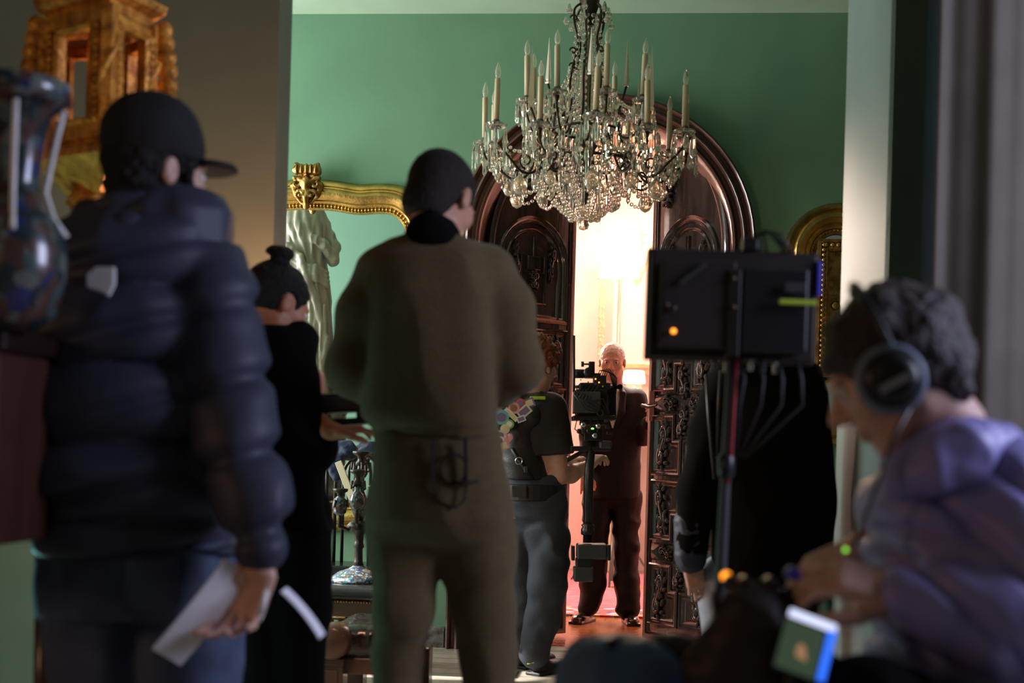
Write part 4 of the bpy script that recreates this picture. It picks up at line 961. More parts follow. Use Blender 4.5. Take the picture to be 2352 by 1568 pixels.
for q in(-1,1): F.cone(c,c+CR*q*.045+CU*.003,.006,.017,.004)
F.ell(c,(.010,.010,.010),None,.004); F.mesh('bow_tie','black_cloth',root)
F=Fld(.007); F.loft(J(1405,1130),CA,[(-.10,0,0,.07,.06),(-.05,0,0,.145,.10),(.10,0,0,.155,.12)],2.3,.02)
F.chain([J(1372,1140),J(1368,1260,-.02),J(1362,1340,.0),floorz(J(1352,1390,-.02),.09)],[.093,.078,.074,.066],.02)
F.chain([J(1438,1140),J(1438,1260,-.02),J(1440,1330,-.03),floorz(J(1442,1388,-.05),.09)],[.093,.076,.074,.072],.02)
F.mesh('trousers','suit_wool',root,disp=folds(.014,(9,9,9),6,.4))
for (a,c,t_) in((1352,1335,1322),(1442,1447,1455)):
    F=Fld(.005); h=floorz(J(a+2,1395,.04),0); toe=floorz(J(t_,1420,-.20),0); shoe(F,h,toe); F.mesh('shoe','shoe_leather',root)
# ---------------- camera operator
D=6.9; J=Jf(D); u=D/FPX; b0=J(1230,1500)
root=pers('curly haired camera operator in black T-shirt and pin covered vest, seen from behind',b0)
A=frame(FW*.75+R0*.62+np.array([0,0,-.12])); hc=J(1234,843); S=1.0
F=Fld(.0048); L=add_head(F,hc,A,S,True,J(1222,915))
F.loft(J(1215,1000),CA,[(-.40,0,0,.13,.09),(-.1,0,0,.15,.10),(.1,0,0,.15,.09),(.16,0,0,.07,.07)],2.2,.03)
el=J(1284,1092,-.05); wr=J(1352,1070,.10)
F.chain([J(1266,935),J(1276,1010,-.03),el],[.055,.052,.042],.02); F.chain([el,J(1310,1088,.02),wr],[.042,.044,.028],.02)
hand(F,wr,frame(unit(wr-el)*.8+np.array([0,0,.3]),(0,0,1)),1.0,-1,(.5,.9,.7))
F.chain([J(1180,930),J(1195,1020,.15),J(1300,1062,.30)],[.05,.045,.028],.02); hand(F,J(1300,1062,.30),frame(R0*.8+np.array([0,0,.2]),(0,0,1)),1.0,1,(.6,.9,.7))
F.mesh('body','skin_pale',root); eyes(L,A,S,root)
F=Fld(.006); F.ell(L(0,-.03,.055),(.108,.125,.105),A); F.ell(L(0,.06,.075),(.08,.07,.06),A,.03); F.ell(L(0,.13,-.05),(.08,.085,.10),A,.01,'s'); F.cut(L(0,0,-.055),-A[2])
F.mesh('hair','hair_red',root,disp=lambda V,N:.012*vnoise(V,55,2)+.009*vnoise(V,120,5),smooth=0)
F=Fld(.007)
o,t=rows(D,[(905,1205,1250,.07),(915,1175,1268,.10),(930,1150,1285,.12),(970,1142,1290,.135),(1040,1142,1286,.135),(1110,1150,1285,.13),(1165,1158,1290,.13)],1000,1215)
F.loft(o,CA,t,2.4,.03); F.chain([J(1262,938),J(1276,1036,-.03)],[.082,.088],.03); F.cut(J(1277,1044,-.03),unit(J(1282,1092,-.05)-J(1272,1000,-.03))); 
F.cut(J(1230,905),np.array([0,0,1])) if False else None
F.mesh('t_shirt','black_tee',root,disp=folds(.010,(11,11,7),3))
# trousers restored below the T-shirt cut
F=Fld(.007)
o,t=rows(D,[(1095,1152,1285,.13),(1150,1158,1295,.14),(1185,1168,1298,.13),(1215,1190,1275,.07)],1160,1225); F.loft(o,CA,t,2.3,.03)
F.chain([J(1203,1165,.04),J(1200,1230,.06),J(1200,1340,.12),floorz(J(1196,1500,.10),.10)],[.10,.098,.078,.068],.03)
F.chain([J(1255,1165,-.02),J(1262,1230,-.04),J(1260,1340,-.10),J(1244,1420,-.08),floorz(J(1226,1505,-.1),.11)],[.10,.100,.085,.07,.072],.03)
F.mesh('trousers','grey_trousers',root,disp=folds(.018,(8,8,8),8,.45))
F=Fld(.006); o,t=rows(D,[(950,1146,1250,.150),(1000,1144,1240,.152),(1095,1150,1262,.150),(1100,1150,1264,.15)],1000,1205); F.loft(o,CA,t,2.4,.02); F.chain([J(1195,916,-.05),J(1160,960,-.12)],[.045,.06],.02); F.chain([J(1240,912,-.04),J(1222,960,-.13)],[.03,.04],.02)
F.mesh('vest','black_nylon',root,disp=folds(.004,(14,14,14),2))
b=MB(); b.lathe(J(1222,1130),[(.150,-.04),(.162,-.036),(.162,.036),(.150,.04)],30); b.build('belt','black_nylon',root,smooth=False)
b=MB(); b.box(J(1192,1128,-.172),(.075,.03,.055),CA); b.build('buckle','grey_plastic',root,bevel=.006)
b=MB(); b.tube([J(1176,1030,-.16),J(1188,1050,-.165),J(1205,1075,-.165),J(1224,1100,-.155)],.009,6); b.build('strap','black_nylon',root,smooth=True)
b=MB(); rc=J(1192,1058,-.178); b.tube([rc+.016*(CR*math.cos(a)+CU*math.sin(a)) for a in np.linspace(0,2*math.pi,20)],.0025,6,caps=False); b.build('ring','chrome',root,smooth=True)
b=MB(); b.box(J(1208,1078,-.178),(.018,.012,.03),CA); b.build('slide_buckle','grey_plastic',root,bevel=.003)
b=MB(); b.box(J(1235,914,-.11),(.075,.012,.016),CA@np.eye(3)); b.build('yellow_tape','strip_green',root,bevel=.003,label='yellow green tape on the shoulder')
pins=[(1148,922,9,'pin_orange','o'),(1152,958,14,'pin_blue','o'),(1160,985,9,'pin_cream','o'),(1180,937,11,'pin_pink','o'),(1196,926,9,'pin_red','o'),(1213,926,12,'pin_purple','b'),(1204,945,13,'pin_cream','d'),(1174,952,13,'pin_white','s'),(1197,962,8,'pin_white','b'),(1170,974,9,'pin_green','o'),(1150,1000,10,'pin_cream','o'),(1166,1006,13,'pin_pink','h'),(1148,1012,9,'pin_white','o'),(1154,1024,12,'pin_pink','b')]
for px,py,r,m_,sh in pins:
    c=J(px,py,-.185-.0006*(py-920)/3); b=MB(); rr=r*u*1.2
    if sh=='o': b.lathe(c,[(rr*.2,.012),(rr,.011),(rr,.004),(rr*.9,0)],16,A=np.array([CR,CU,-FW])); b.lathe(c-FW*.0008,[(rr*.05,.0125),(rr*.62,.0122)],14,A=np.array([CR,CU,-FW]),mi=1)
    elif sh=='h':
        for q in(-1,1): b.sphere(c+CR*q*rr*.35-FW*.005+CU*rr*.2,rr*.5,10,sc=(1,.5,1))
        b.prism([(-rr*.8,0),(rr*.8,0),(0,-rr)],c,np.array([CR,CU,-FW]),0,.010)
    else:
        an={'b':.35,'d':.7,'s':-.75}[sh]; w=rr*(1 if sh!='s' else 1.2); h_=rr*(.7 if sh!='s' else .35); B=np.array([CR*math.cos(an)+CU*math.sin(an),-CR*math.sin(an)+CU*math.cos(an),-FW])
        b.prism([(-w,-h_),(w,-h_),(w,h_),(-w,h_)],c,B,0,.009); b.prism([(-w*.75,-h_*.65),(w*.75,-h_*.65),(w*.75,h_*.65),(-w*.75,h_*.65)],c,B,.009,.0098,mi=1)
    o=b.build('pin_badge',[m_,random.choice(['pin_white','pin_brown','pin_purple','pin_cream'])],root,bevel=0)
for a,tx in((1196,1200),(1228,1246)):
    F=Fld(.006); h=floorz(J(a,1500,.08 if a<1200 else -.12),0); shoe(F,h,h+unit(FW*.8+R0*.6)*.27); F.mesh('shoe','black_nylon',root)
b=MB(); h=floorz(J(1212,1500,-.15),0.06)
for k in range(3): b.tube([h+[0,0,.02*k],h+[.03,-.01,.025*k+.01],h+[.06,.03,.02*k]],.004,6)
b.build('shoelace','strip_green',root,smooth=True)
# ---------------- cinema camera on a gimbal post held by the operator
D=6.75; J=Jf(D); u=D/FPX; b0=J(1360,1300); root=thing('cinema_camera','black cinema camera rig on a handheld stabiliser post, held by the operator','camera',b0)
def bx(name,px0,py0,px1,py1,d0,dep,m_='black_plastic',bev=.004,par=root):
    b=MB(); w=(px1-px0)*u; h=(py1-py0)*u; b.box(J((px0+px1)/2,(py0+py1)/2,d0+dep/2),(w,dep,h),CA); return b.build(name,m_,par,bevel=bev)
bx('camera_body',1322,895,1392,955,-.06,.18); bx('top_plate',1330,880,1400,896,-.05,.15); bx('battery',1316,900,1378,948,-.13,.07,'grey_plastic'); bx('matte_box',1392,888,1414,965,.08,.10)
bx('handle_riser',1352,830,1366,862,-.02,.03); bx('top_handle',1344,858,1378,868,-.04,.12); bx('wireless_receiver',1362,862,1392,882,-.05,.05); bx('base_plate',1314,955,1410,966,-.08,.2,'dark_metal')
bx('gimbal_stage',1340,985,1384,1012,-.04,.1); bx('cross_slide',1332,966,1398,976,-.06,.14,'dark_metal'); bx('arm_bracket',1310,1024,1402,1036,-.02,.05); bx('grip_block',1376,1012,1404,1030,-.03,.06,'grey_plastic',.008)
b=MB(); b.tube([J(1318,950,-.08),J(1318,770,-.08)],.0035 if False else .007,8); b.build('antenna','dark_metal',root,smooth=True)
b=MB(); b.tube([J(1359,1010),J(1352,1100),J(1350,1245)],[.02,.024,.022],14); b.build('post','black_plastic',root,smooth=True)
b=MB(); b.lathe(J(1350,1215),[(.02,-.03),(.032,-.025),(.032,.0),(.026,.01),(.032,.02),(.02,.03)],16); b.build('clamp_ring','dark_metal',root,smooth=True)
b=MB(); c=J(1330,858,-.02); b.lathe(c,[(.012,-.03),(.022,-.025),(.022,.025),(.012,.03)],14,A=CA[[1,2,0]]); b.build('motor','black_plastic',root,smooth=True)
b=MB(); c=J(1352,855,-.03); b.lathe(c,[(.012,-.02),(.024,-.018),(.024,.018),(.012,.02)],14,A=CA[[0,2,1]]); b.build('motor','black_plastic',root,smooth=True)
b=MB(); b.tube([J(1340,836),J(1352,836)],.005,6); b.tube([J(1338,830),J(1338,842)],.007,8); b.build('clamp_knob','dark_metal',root,smooth=True)
for i in range(5):
    b=MB(); x=1378+i*5; b.tube([J(x-8,870,-.03),J(x,850-i,-.05),J(x+22-i,855+i*3,-.02),J(x+30-i*3,885+i*2,.02),J(x+16,905,.0)],.0028,6); b.build('cable','black_nylon',root,smooth=True)
for i in range(4):
    b=MB(); b.tube([J(1326+i*16,960,-.08),J(1320+i*18,985,-.10+i*.01),J(1340+i*10,1000,-.07)],.003,6); b.build('cable','black_nylon',root,smooth=True)
for i,(px,py) in enumerate(((1340,975),(1352,990),(1374,978),(1330,990),(1366,1000))):
    b=MB(); c=J(px,py,-.09); b.lathe(c,[(.006,.012),(.012,.010),(.012,-.01)],12,A=np.array([CR,CU,-FW])); b.build('rig_knob',('chrome','dark_metal')[i%2],root,smooth=True)
for i in range(9):
    b=MB(); px=1326+ (i*37)%78; py=888+(i*53)%120; b.box(J(px,py,-.075-.02*(py>955 and 0)),(.018+.004*(i%3),.03,.014+.005*(i%2)),CA); b.build('rig_module',('grey_plastic','dark_metal','black_plastic')[i%3],root,bevel=.002)
for i in range(6):
    b=MB(); b.tube([J(1330+i*9,884,-.09),J(1318+i*6,905+i*4,-.15),J(1345+i*8,940-i*5,-.16),J(1385+i*3,950,-.12),J(1396,900+i*8,-.05)],.0026,6); b.build('cable','black_nylon' if i%2 else 'dark_metal',root,smooth=True)
for i,m_ in enumerate(('pin_orange','red_cable','blue_label','strip_green')):
    b=MB(); b.sphere(J(1334+i*17,872+i*5,-.085),.004,6); b.build('coloured_connector',m_,root,smooth=True)
b=MB(); cR=J(1379,948,-.135); b.tube([cR+.014*(CR*math.cos(a)+CU*math.sin(a)) for a in np.linspace(0,2*math.pi,18)],.0016,6,caps=False); b.build('emblem_ring','grey_plastic',root,smooth=True)
fc=bpy.data.curves.new('number_mark','FONT'); fc.body='9'; fc.size=.04; fc.extrude=.0006; fo=bpy.data.objects.new('number_mark',fc); SC.collection.objects.link(fo); fo.parent=root
fp=J(1344,934,-.137)-ORG[root.name]; fc.materials.append(M['chrome']); bpy.context.view_layer.update(); fm=bpy.data.meshes.new_from_object(fo.evaluated_get(bpy.context.evaluated_depsgraph_get())); bpy.data.objects.remove(fo); fo=bpy.data.objects.new('number_mark',fm); SC.collection.objects.link(fo); fo.parent=root; fo.matrix_local=Matrix(((CR[0],CU[0],-FW[0],fp[0]),(CR[1],CU[1],-FW[1],fp[1]),(CR[2],CU[2],-FW[2],fp[2]),(0,0,0,1)))
b=MB(); b.sphere(J(1361,984,-.106),.006,8,sc=(1.3,.6,.8)); b.build('status_light','led_green',root,label='glowing yellow green status light')
b=MB(); b.sphere(J(1368,870,-.09),.004,6); b.sphere(J(1376,878,-.09),.004,6); b.build('status_light','led_orange',root)
for q in((1324,1248,1392,1282,-.05,.12),(1317,1300,1362,1334,-.05,.1),(1322,1280,1360,1302,-.045,.09)): bx('battery_pack',*q,m_='grey_plastic' if q[1]!=1280 else 'black_plastic',bev=.008)
bx('spar',1380,1256,1400,1278,-.03,.05); bx('spar_end',1394,1250,1402,1286,-.04,.06); bx('spar_end',1312,1252,1320,1286,-.04,.06)
b=MB(); b.tube([J(1352,1030,.0),J(1300,1058,.30)],.012,8); b.build('gimbal_handle','black_nylon',root,smooth=True)
# ---------------- person in olive clothes
D=3.84; J=Jf(D); b0=J(1010,1500)
root=pers('tall person with cropped dark hair in an olive sweatshirt and trousers, back turned',b0)
A=frame(FW*.80+R0*.45+np.array([0,0,-.45])); hc=J(1014,462,-.0); S=1.06
F=Fld(.0055); L=add_head(F,hc,A,S,True,J(998,560,-.04),.060)
F.loft(J(1000,800),CA,[(-.45,0,0,.14,.10),(.15,0,0,.17,.10),(.24,0,0,.14,.09),(.28,0,0,.07,.07)],2.2,.03)
for sx,pts in((1,[J(1135,650),J(1186,868,.02),J(1150,905,.26)]),(-1,[J(855,650),J(812,855,.02),J(860,890,.26)])):
    F.chain(pts,[.05,.042,.028],.02); hand(F,pts[2],frame(FW-CR*sx*.3,(0,0,1)),1,-sx,(.4,.5,.4))
F.mesh('body','skin',root); eyes(L,A,S,root)
F=Fld(.005); F.ell(L(0,-.015,.033),np.array([.081,.106,.093])*S,A); F.ell(L(0,-.055,-.035),np.array([.068,.06,.07])*S,A,.02); F.ell(L(0,.11,-.04),np.array([.085,.095,.09])*S,A,.006,'s'); F.cut(L(0,0,-.085),-A[2])
for q in(-1,1): F.ell(L(.088*q,.0,-.01),(.022,.028,.036),A,.005,'s')
F.mesh('hair','hair_dark',root,disp=lambda V,N:.0015*vnoise(V,200,2))
F=Fld(.005); o,t=rows(D,[(502,955,1030,.080,-.03),(520,938,1052,.092,-.03),(550,930,1062,.095,-.03),(580,920,1075,.09,-.02)],550,1000); F.loft(o,CA,t,2.2,.01); F.mesh('collar','black_cloth',root,disp=folds(.003,(20,20,20),3))
F=Fld(.0085)
o,t=rows(D,[(543,950,1052,.07,-.02),(553,912,1088,.09,-.01),(572,868,1128,.10),(600,842,1152,.12),(680,842,1150,.14),(780,842,1148,.15),(880,835,1146,.155),(950,832,1142,.165),(975,850,1146,.165),(985,860,1146,.15),(1003,862,1146,.147)],800,1000)
F.loft(o,CA,t,2.4,.04,)
F.chain([J(868,622),J(836,720,.0),J(815,840,.0)],[.062,.070,.072],.035); F.chain([J(812,848,.0),J(850,880,.18),J(885,880,.30)],[.072,.055,.045],.03)
F.chain([J(1128,622),J(1162,715,.0),J(1184,835,.0)],[.062,.070,.073],.035); F.chain([J(1184,845,.0),J(1150,880,.18),J(1120,880,.30)],[.070,.055,.045],.03)
F.mesh('sweatshirt','olive_cloth',root,disp=folds(.012,(7,7,4),5,.25))
F=Fld(.0085)
o,t=rows(D,[(990,866,1144,.13),(1060,858,1150,.15),(1130,850,1164,.16),(1190,850,1170,.165),(1235,870,1155,.13),(1275,930,1095,.07)],1100,1000); F.loft(o,CA,t,2.5,.03)
F.chain([J(935,1170),J(928,1280),J(923,1400,-.02),J(915,1500,.0),floorz(J(912,1850),.10)],[.100,.092,.076,.066,.070],.04); F.chain([J(1086,1170),J(1098,1280),J(1112,1400,.0),J(1118,1500,.02),floorz(J(1130,1850,.05),.10)],[.100,.092,.080,.072,.070],.04)
F.mesh('trousers','olive_cloth',root,disp=folds(.014,(7,7,4),9,.3))
for px,dd in((912,0),(1130,.05)):
    F=Fld(.007); h=floorz(J(px,1850,dd-.03),0); shoe(F,h,h+unit(FW+R0*.1*(1 if px>1000 else -1))*.28); F.mesh('shoe','black_nylon',root)
dr=-.172
b=MB(); b.tube([J(996,1005,-.155),J(992,1060,-.165),J(996,1120,dr),J(1012,1152,dr),J(1044,1166,dr),J(1066,1150,dr),J(1074,1100,-.168)],.0035,6)
b.tube([J(1042+30*math.cos(a),1076+34*math.sin(a),-.168) for a in np.linspace(.6,5.7,16)],.004,6); b.tube([J(1069,1008,-.158),J(1071,1060,-.167),J(1070,1108,-.170)],.006,6); b.tube([J(1040,1108,-.172),J(1070,1110,-.170),J(1098,1104,-.160)],.006,6)
b.build('pocket_stitching','dark_thread',root,smooth=True,label='dark looping embroidery around the back pocket')
# ---------------- person with a bun in black
D=4.3; J=Jf(D); b0=J(650,1500)
root=pers('person with dark hair in a top bun wearing black, head bowed',b0)
A=frame(FW*.55+R0*.75+np.array([0,0,-.42])); hc=J(638,700); S=.96
F=Fld(.0055); L=add_head(F,hc,A,S,True,J(622,768,-.02),.05)
F.loft(J(640,900),CA,[(-.3,0,0,.12,.09),(.05,0,0,.14,.09),(.14,0,0,.06,.06)],2.2,.03)
hn=J(762,990,-.12); F.chain([J(684,800),J(696,940,-.07),hn],[.045,.036,.024],.02); hand(F,hn,frame(R0*.95+FW*.25+np.array([0,0,.1]),(0,0,1)),.95,1,(.3,.5,.4))
F.chain([J(590,790,.05),J(640,930,.22),J(740,965,.20)],[.045,.036,.024],.02)
F.mesh('body','skin_tan',root); eyes(L,A,S,root)
F=Fld(.005); F.ell(L(0,-.02,.035),(.086,.106,.094),A); F.ell(L(0,.112,-.05),(.10,.10,.115),A,.006,'s')
for q in(-1,1): F.ell(L(.088*q,.0,-.012),(.03,.034,.044),A,.005,'s'); F.cone(L(.075*q,.0,-.05),L(.06*q,-.03,-.12),.03,.04,.006,'s')
F.cone(J(642,628),J(642,604),.035,.024,.02); F.ell(J(648,584),(.036,.036,.026),None,.01); F.ell(J(626,576,.01),(.022,.024,.018),None,.012)
F.mesh('hair','hair_black',root,disp=lambda V,N:.003*vnoise(V,70,2))
F=Fld(.008)
o,t=rows(D,[(750,600,650,.05),(758,578,682,.08),(775,560,702,.11),(800,555,712,.12),(900,560,715,.13),(1000,565,725,.14),(1100,570,745,.15),(1180,570,762,.16),(1218,570,774,.17)],900,640); F.loft(o,CA,t,2.3,.03)
F.chain([J(684,780),J(690,870,-.05),J(700,960,-.08),J(738,995,-.10)],[.055,.052,.05,.04],.03); F.chain([J(590,790,.05),J(640,930,.2),J(730,965,.18)],[.06,.055,.04],.03)
F.ell(J(735,1015,-.04),(.06,.07,.08),None,.03)
F.mesh('coat','black_cloth',root,disp=folds(.012,(8,8,5),4))
F=Fld(.009); F.chain([J(620,1180),J(615,1400),floorz(J(610,1700),.1)],[.10,.085,.07],.03); F.chain([J(690,1180),J(690,1400,-.03),floorz(J(685,1700),.1)],[.10,.085,.07],.03); F.mesh('trousers','black_cloth',root,disp=folds(.012,(8,8,5),7))
for px in(610,685): F=Fld(.008); h=floorz(J(px,1700,-.03),0); shoe(F,h,h+unit(FW*.7+R0*.6)*.25); F.mesh('shoe','black_nylon',root)
# held monitor
J=Jf(4.25); c=J(790,940,.02)
root=thing('directors_monitor','small dark director monitor with a hood held out by the person with the bun','monitor',c)
B=frame(FW*.5+R0*-.25,(0,0,1)); A2=np.array([CR,FW*.9+np.array([0,0,.3]),CU])
def obx(name,px0,py0,px1,py1,d0,dep,m_,bev=.003,rot=0,par=None,Jx=None):
    Jx=Jx or J; par=par or root; k=np.linalg.norm(Jx(1000,1000)-Jx(1001,1000)); w=(px1-px0)*k;h=(py1-py0)*k
    R_=np.array([CR*math.cos(rot)+CU*math.sin(rot),FW,-CR*math.sin(rot)+CU*math.cos(rot)]); b=MB(); b.box(Jx((px0+px1)/2,(py0+py1)/2,d0+dep/2),(w,dep,h),R_); return b.build(name,m_,par,bevel=bev)
obx('monitor_body',722,904,850,948,0,.16,'black_plastic',.006,.05); obx('screen_bezel',728,908,845,940,-.004,.01,'grey_plastic',.002,.05); obx('lower_frame',722,962,850,978,0,.14,'black_plastic',.004,.07); obx('bracket',740,945,752,964,.02,.05,'dark_metal',.002); obx('bracket',820,942,832,966,.02,.05,'dark_metal',.002)
# ---------------- person in the black puffer jacket
D=3.14; J=Jf(D); b0=J(320,1500)
root=pers('person in a dark puffer jacket and black cap holding white papers',b0)
A=frame(FW*.62+R0*.78+np.array([0,0,-.05])); hc=J(362,400,.02); S=1.04
F=Fld(.0048); L=add_head(F,hc,A,S,True,J(330,510,.0),.062)
F.loft(J(300,800),CA,[(-.4,0,0,.15,.12),(.15,0,0,.16,.11),(.26,0,0,.06,.06)],2.2,.03)
wr=J(598,1290,-.22); F.chain([J(470,620),J(555,950,-.08),wr],[.055,.045,.030],.02)
hA=np.array([unit(CR*.9-FW*.3),unit(-CU*.93-CR*.32),unit(-FW*.95-CR*.25)]); hA[2]=unit(np.cross(hA[0],hA[1])) ; hA[0]=np.cross(hA[1],hA[2])
hand(F,wr,hA,1.2,-1,per=[(.35,.5,.3),(.45,.7,.4),(.5,.85,.5),(.5,.9,.5)],thumb=[(.02,.03,-.014),(.046,.052,-.025),(.054,.076,-.034),(.056,.096,-.042)],spread=.12)
F.chain([J(160,620,.1),J(120,950,.15),J(180,1250,.25)],[.055,.045,.03],.02)
F.mesh('body','skin_pale',root); eyes(L,A,S,root)
b=MB(); b.tube([wr+hA[1]*.11*1.08+hA[0]*.0+.011*(hA[0]*math.cos(a)+hA[2]*math.sin(a)) for a in np.linspace(0,2*math.pi,14)],.0022,6,caps=False); b.build('ring','chrome',root,smooth=True)
F=Fld(.005); F.ell(L(0,-.02,.02),np.array([.086,.105,.085])*S,A); F.ell(L(0,-.05,-.055),np.array([.072,.06,.07])*S,A,.03); F.ell(L(0,.105,-.065),np.array([.1,.095,.1])*S,A,.006,'s'); F.cone(L(.075,.035,.01),L(.078,.042,-.05),.014,.008,.01)
for q in(-1,1): F.ell(L(.092*q,-.004,-.012),(.024,.026,.040),A,.005,'s')
F.mesh('hair','hair_black',root,disp=lambda V,N:.005*vnoise(V,60,2))
F=Fld(.005); c=L(0,-.015,.062); F.ell(c,(.100,.117,.098),A); F.ell(L(0,-.025,.10),(.088,.092,.070),A,.04); F.cut(L(0,0,.028),-A[2]+A[1]*.05)
F.mesh('cap_crown','black_cap',root,disp=lambda V,N:.0025*vnoise(V,22,2))
F=Fld(.004); F.loft(L(0,.115,.034),np.array([A[0],A[1],A[2]]),[(-.007,0,0,.082,.066),(.007,0,-.005,.078,.063)],2.2,.01)
F.cut(L(0,.07,0),-A[1]); F.mesh('cap_brim','black_cap',root,disp=lambda V,N:0*V[:,0])
F=Fld(.0095)
o,t=rows(D,[(455,215,400,.10,.0),(500,165,500,.13,.0),(560,125,505,.16),(640,95,500,.18),(720,85,500,.19),(900,75,500,.20),(1100,72,520,.21),(1200,90,540,.20),(1265,115,555,.18)],800,300)
F.loft(o,CA,t,2.4,.03,puff=(.165,.042,.25))
F.chain([J(470,610,-.02),J(490,700,-.06),J(512,860,-.10),J(548,1020,-.15),J(588,1160,-.19),J(599,1258,-.22)],[.088,.098,.098,.090,.078,.056],.02)
F.mesh('jacket','puffer_navy',root,disp=lambda V,N: -.038*np.exp(-(((((V@CU)-.25*(V@CR))/.165+.3)%1-.5)/.12)**2)*(.6+.4*vnoise(V,5,2))+folds(.008,(7,7,7),4,.2)(V,N))
F=Fld(.007)
o,t=rows(D,[(428,372,452,.07,.02),(445,300,500,.10,.02),(490,250,530,.125,.0),(560,240,526,.13),(600,235,520,.12)],520,380); F.loft(o,CA,t,2.5,.02); F.ell(J(395,440,0),(.07,.07,.05),None,.015,'s')
F.mesh('collar','puffer_navy',root,disp=folds(.008,(10,10,10),3,.4))
F=Fld(.006); F.chain([J(205,500,.0),J(180,560,-.02),J(215,600,-.10),J(300,530,-.12)],[.04,.05,.05,.04],.03); F.mesh('hood','puffer_navy',root,disp=folds(.008,(10,10,10),6,.4))
b=MB(); b.prism([(.03,.03),(.03,-.005),(.018,-.03),(.0,-.02),(-.027,-.012),(-.028,.015),(-.01,.03)],J(233,648,-.235),np.array([CR,CU,-FW]),0,.012); b.build('emblem','pin_white',root,bevel=.003,label='pale embroidered patch on the back of the shoulder')
F=Fld(.0095); o,t=rows(D,[(1235,110,540,.17),(1330,100,545,.18),(1400,100,548,.18)],1300,320); F.loft(o,CA,t,2.4,.03)
F.chain([J(215,1380),J(225,1700),floorz(J(235,2100),.1)],[.12,.095,.08],.03); F.chain([J(440,1380,-.02),J(430,1700,-.03),floorz(J(420,2100),.1)],[.12,.095,.08],.03); F.mesh('jeans','jeans',root,disp=folds(.014,(8,8,5),5,.4))
for px in(235,420): F=Fld(.008); h=floorz(J(px,2100,-.03),0); shoe(F,h,h+unit(FW*.7+R0*.6)*.27); F.mesh('shoe','black_nylon',root)
b=MB(); b.prism([(-.06,.055),(.045,.06),(.055,-.03),(.03,-.07),(-.04,-.075),(-.065,-.02)],J(358,1345,-.195),np.array([CR,CU,-FW]),0,.008); b.build('back_pocket','jeans',root,bevel=.002)
# papers in the hand
c=J(465,1405,-.24); root=thing('paper','folded white script pages in the puffer jacket person\'s hand, broad face showing','paper',c)
R_=unit(CR*.63+CU*.78); NP_=unit(-FW*.85+(CR*.78-CU*.63)*.5); S_=unit(np.cross(NP_,R_))
def sheet(name,c,Ld,Wd,l,w,n,mt,root):
    b=MB(); V=[];F_=[]; N_=unit(np.cross(Ld,Wd)); q=9
    for k in range(n):
        for side in(0,.0006):
            for i in range(q):
                for s in(-1,1): t=i/(q-1)*2-1; V.append(c+Ld*l/2*t+Wd*w/2*s*(1-.02*k)+N_*(k*.0016+side+.006*(1-t*t)))
        base=k*4*q
        for i in range(q-1):
            a=base+2*i; F_.append((a,a+1,a+3,a+2)); a2=a+2*q; F_.append((a2,a2+2,a2+3,a2+1)); F_.append((a,a+2,a2+2,a2)); F_.append((a+1,a2+1,a2+3,a+3))
        a=base; a2=base+2*q; F_.append((a,a2,a2+1,a+1)); a+=2*q-2; a2+=2*q-2; F_.append((a,a+1,a2+1,a2))
    b.add(V,F_); return b.build(name,mt,root,auto=40)
sheet('page',c,R_,S_,.235,.076,3,'paper',root)
c=J(695,1408,-.22); root=thing('paper','narrow white paper edge sticking out below the puffer jacket cuff','paper',c)
sheet('page',c,unit(CR*.62-CU*.76),unit(CR*.76+CU*.62)*.4+FW*.9,.125,.028,2,'paper',root)
b=MB(); b.tube([J(612,1355,-.262),J(598,1412,-.275)],[.0075,.0065],8); b.lathe(J(598,1412,-.275),[(.003,-.012),(.0065,0)],8); o=b.build('marker_pen','pin_white',smooth=True); tag(centre(o),'pale marker pen held between the fingers of the puffer jacket person','pen')
# ---------------- person in black behind the monitor
D=5.0; J=Jf(D); b0=J(1745,1500)
root=pers('person all in black standing behind the large monitor, one hand hanging down',b0)
A=frame(-FW*.2+R0*.5+FW*.9); hc=J(1770,700); S=1.0
F=Fld(.0048); L=add_head(F,hc,A,S,True,J(1765,800),.055)
F.loft(J(1750,950),CA,[(-.4,0,0,.14,.10),(.12,0,0,.16,.10),(.2,0,0,.06,.06)],2.2,.03)
wr=J(1588,1292,-.02); F.chain([J(1655,900),J(1600,1100,-.02),wr],[.05,.04,.027],.02)
hB=frame(-CU*.95+CR*.22-FW*.1,-FW); hand(F,wr,hB,.92,-1,per=[(.25,.4,.3),(.3,.5,.3),(.35,.6,.35),(.4,.65,.4)],thumb=[(.02,.02,-.01),(.038,.05,-.02),(.040,.078,-.026),(.036,.098,-.03)])
F.chain([J(1840,900),J(1850,1100,.0),J(1840,1230,.0)],[.05,.04,.027],.02)
F.mesh('body','skin_pale',root); eyes(L,A,S,root)
F=Fld(.006); F.ell(L(0,-.02,.03),(.09,.108,.098),A); F.ell(L(0,-.05,-.07),(.08,.06,.11),A,.03); F.ell(L(0,.11,-.05),(.07,.09,.1),A,.006,'s'); F.mesh('hair','hair_black',root,disp=lambda V,N:.004*vnoise(V,60,2))
F=Fld(.0085)
o,t=rows(D,[(820,1700,1830,.08),(845,1650,1880,.11),(900,1640,1898,.14),(1000,1640,1905,.16),(1100,1640,1912,.17),(1180,1635,1912,.18),(1290,1640,1895,.17),(1345,1650,1880,.16)],1000,1770); F.loft(o,CA,t,2.4,.03)
F.chain([J(1668,880),J(1630,1000,-.03),J(1600,1130,-.03),J(1586,1262,-.03)],[.065,.068,.062,.052],.03)
F.mesh('coat','black_cloth',root,disp=folds(.012,(8,8,5),6))
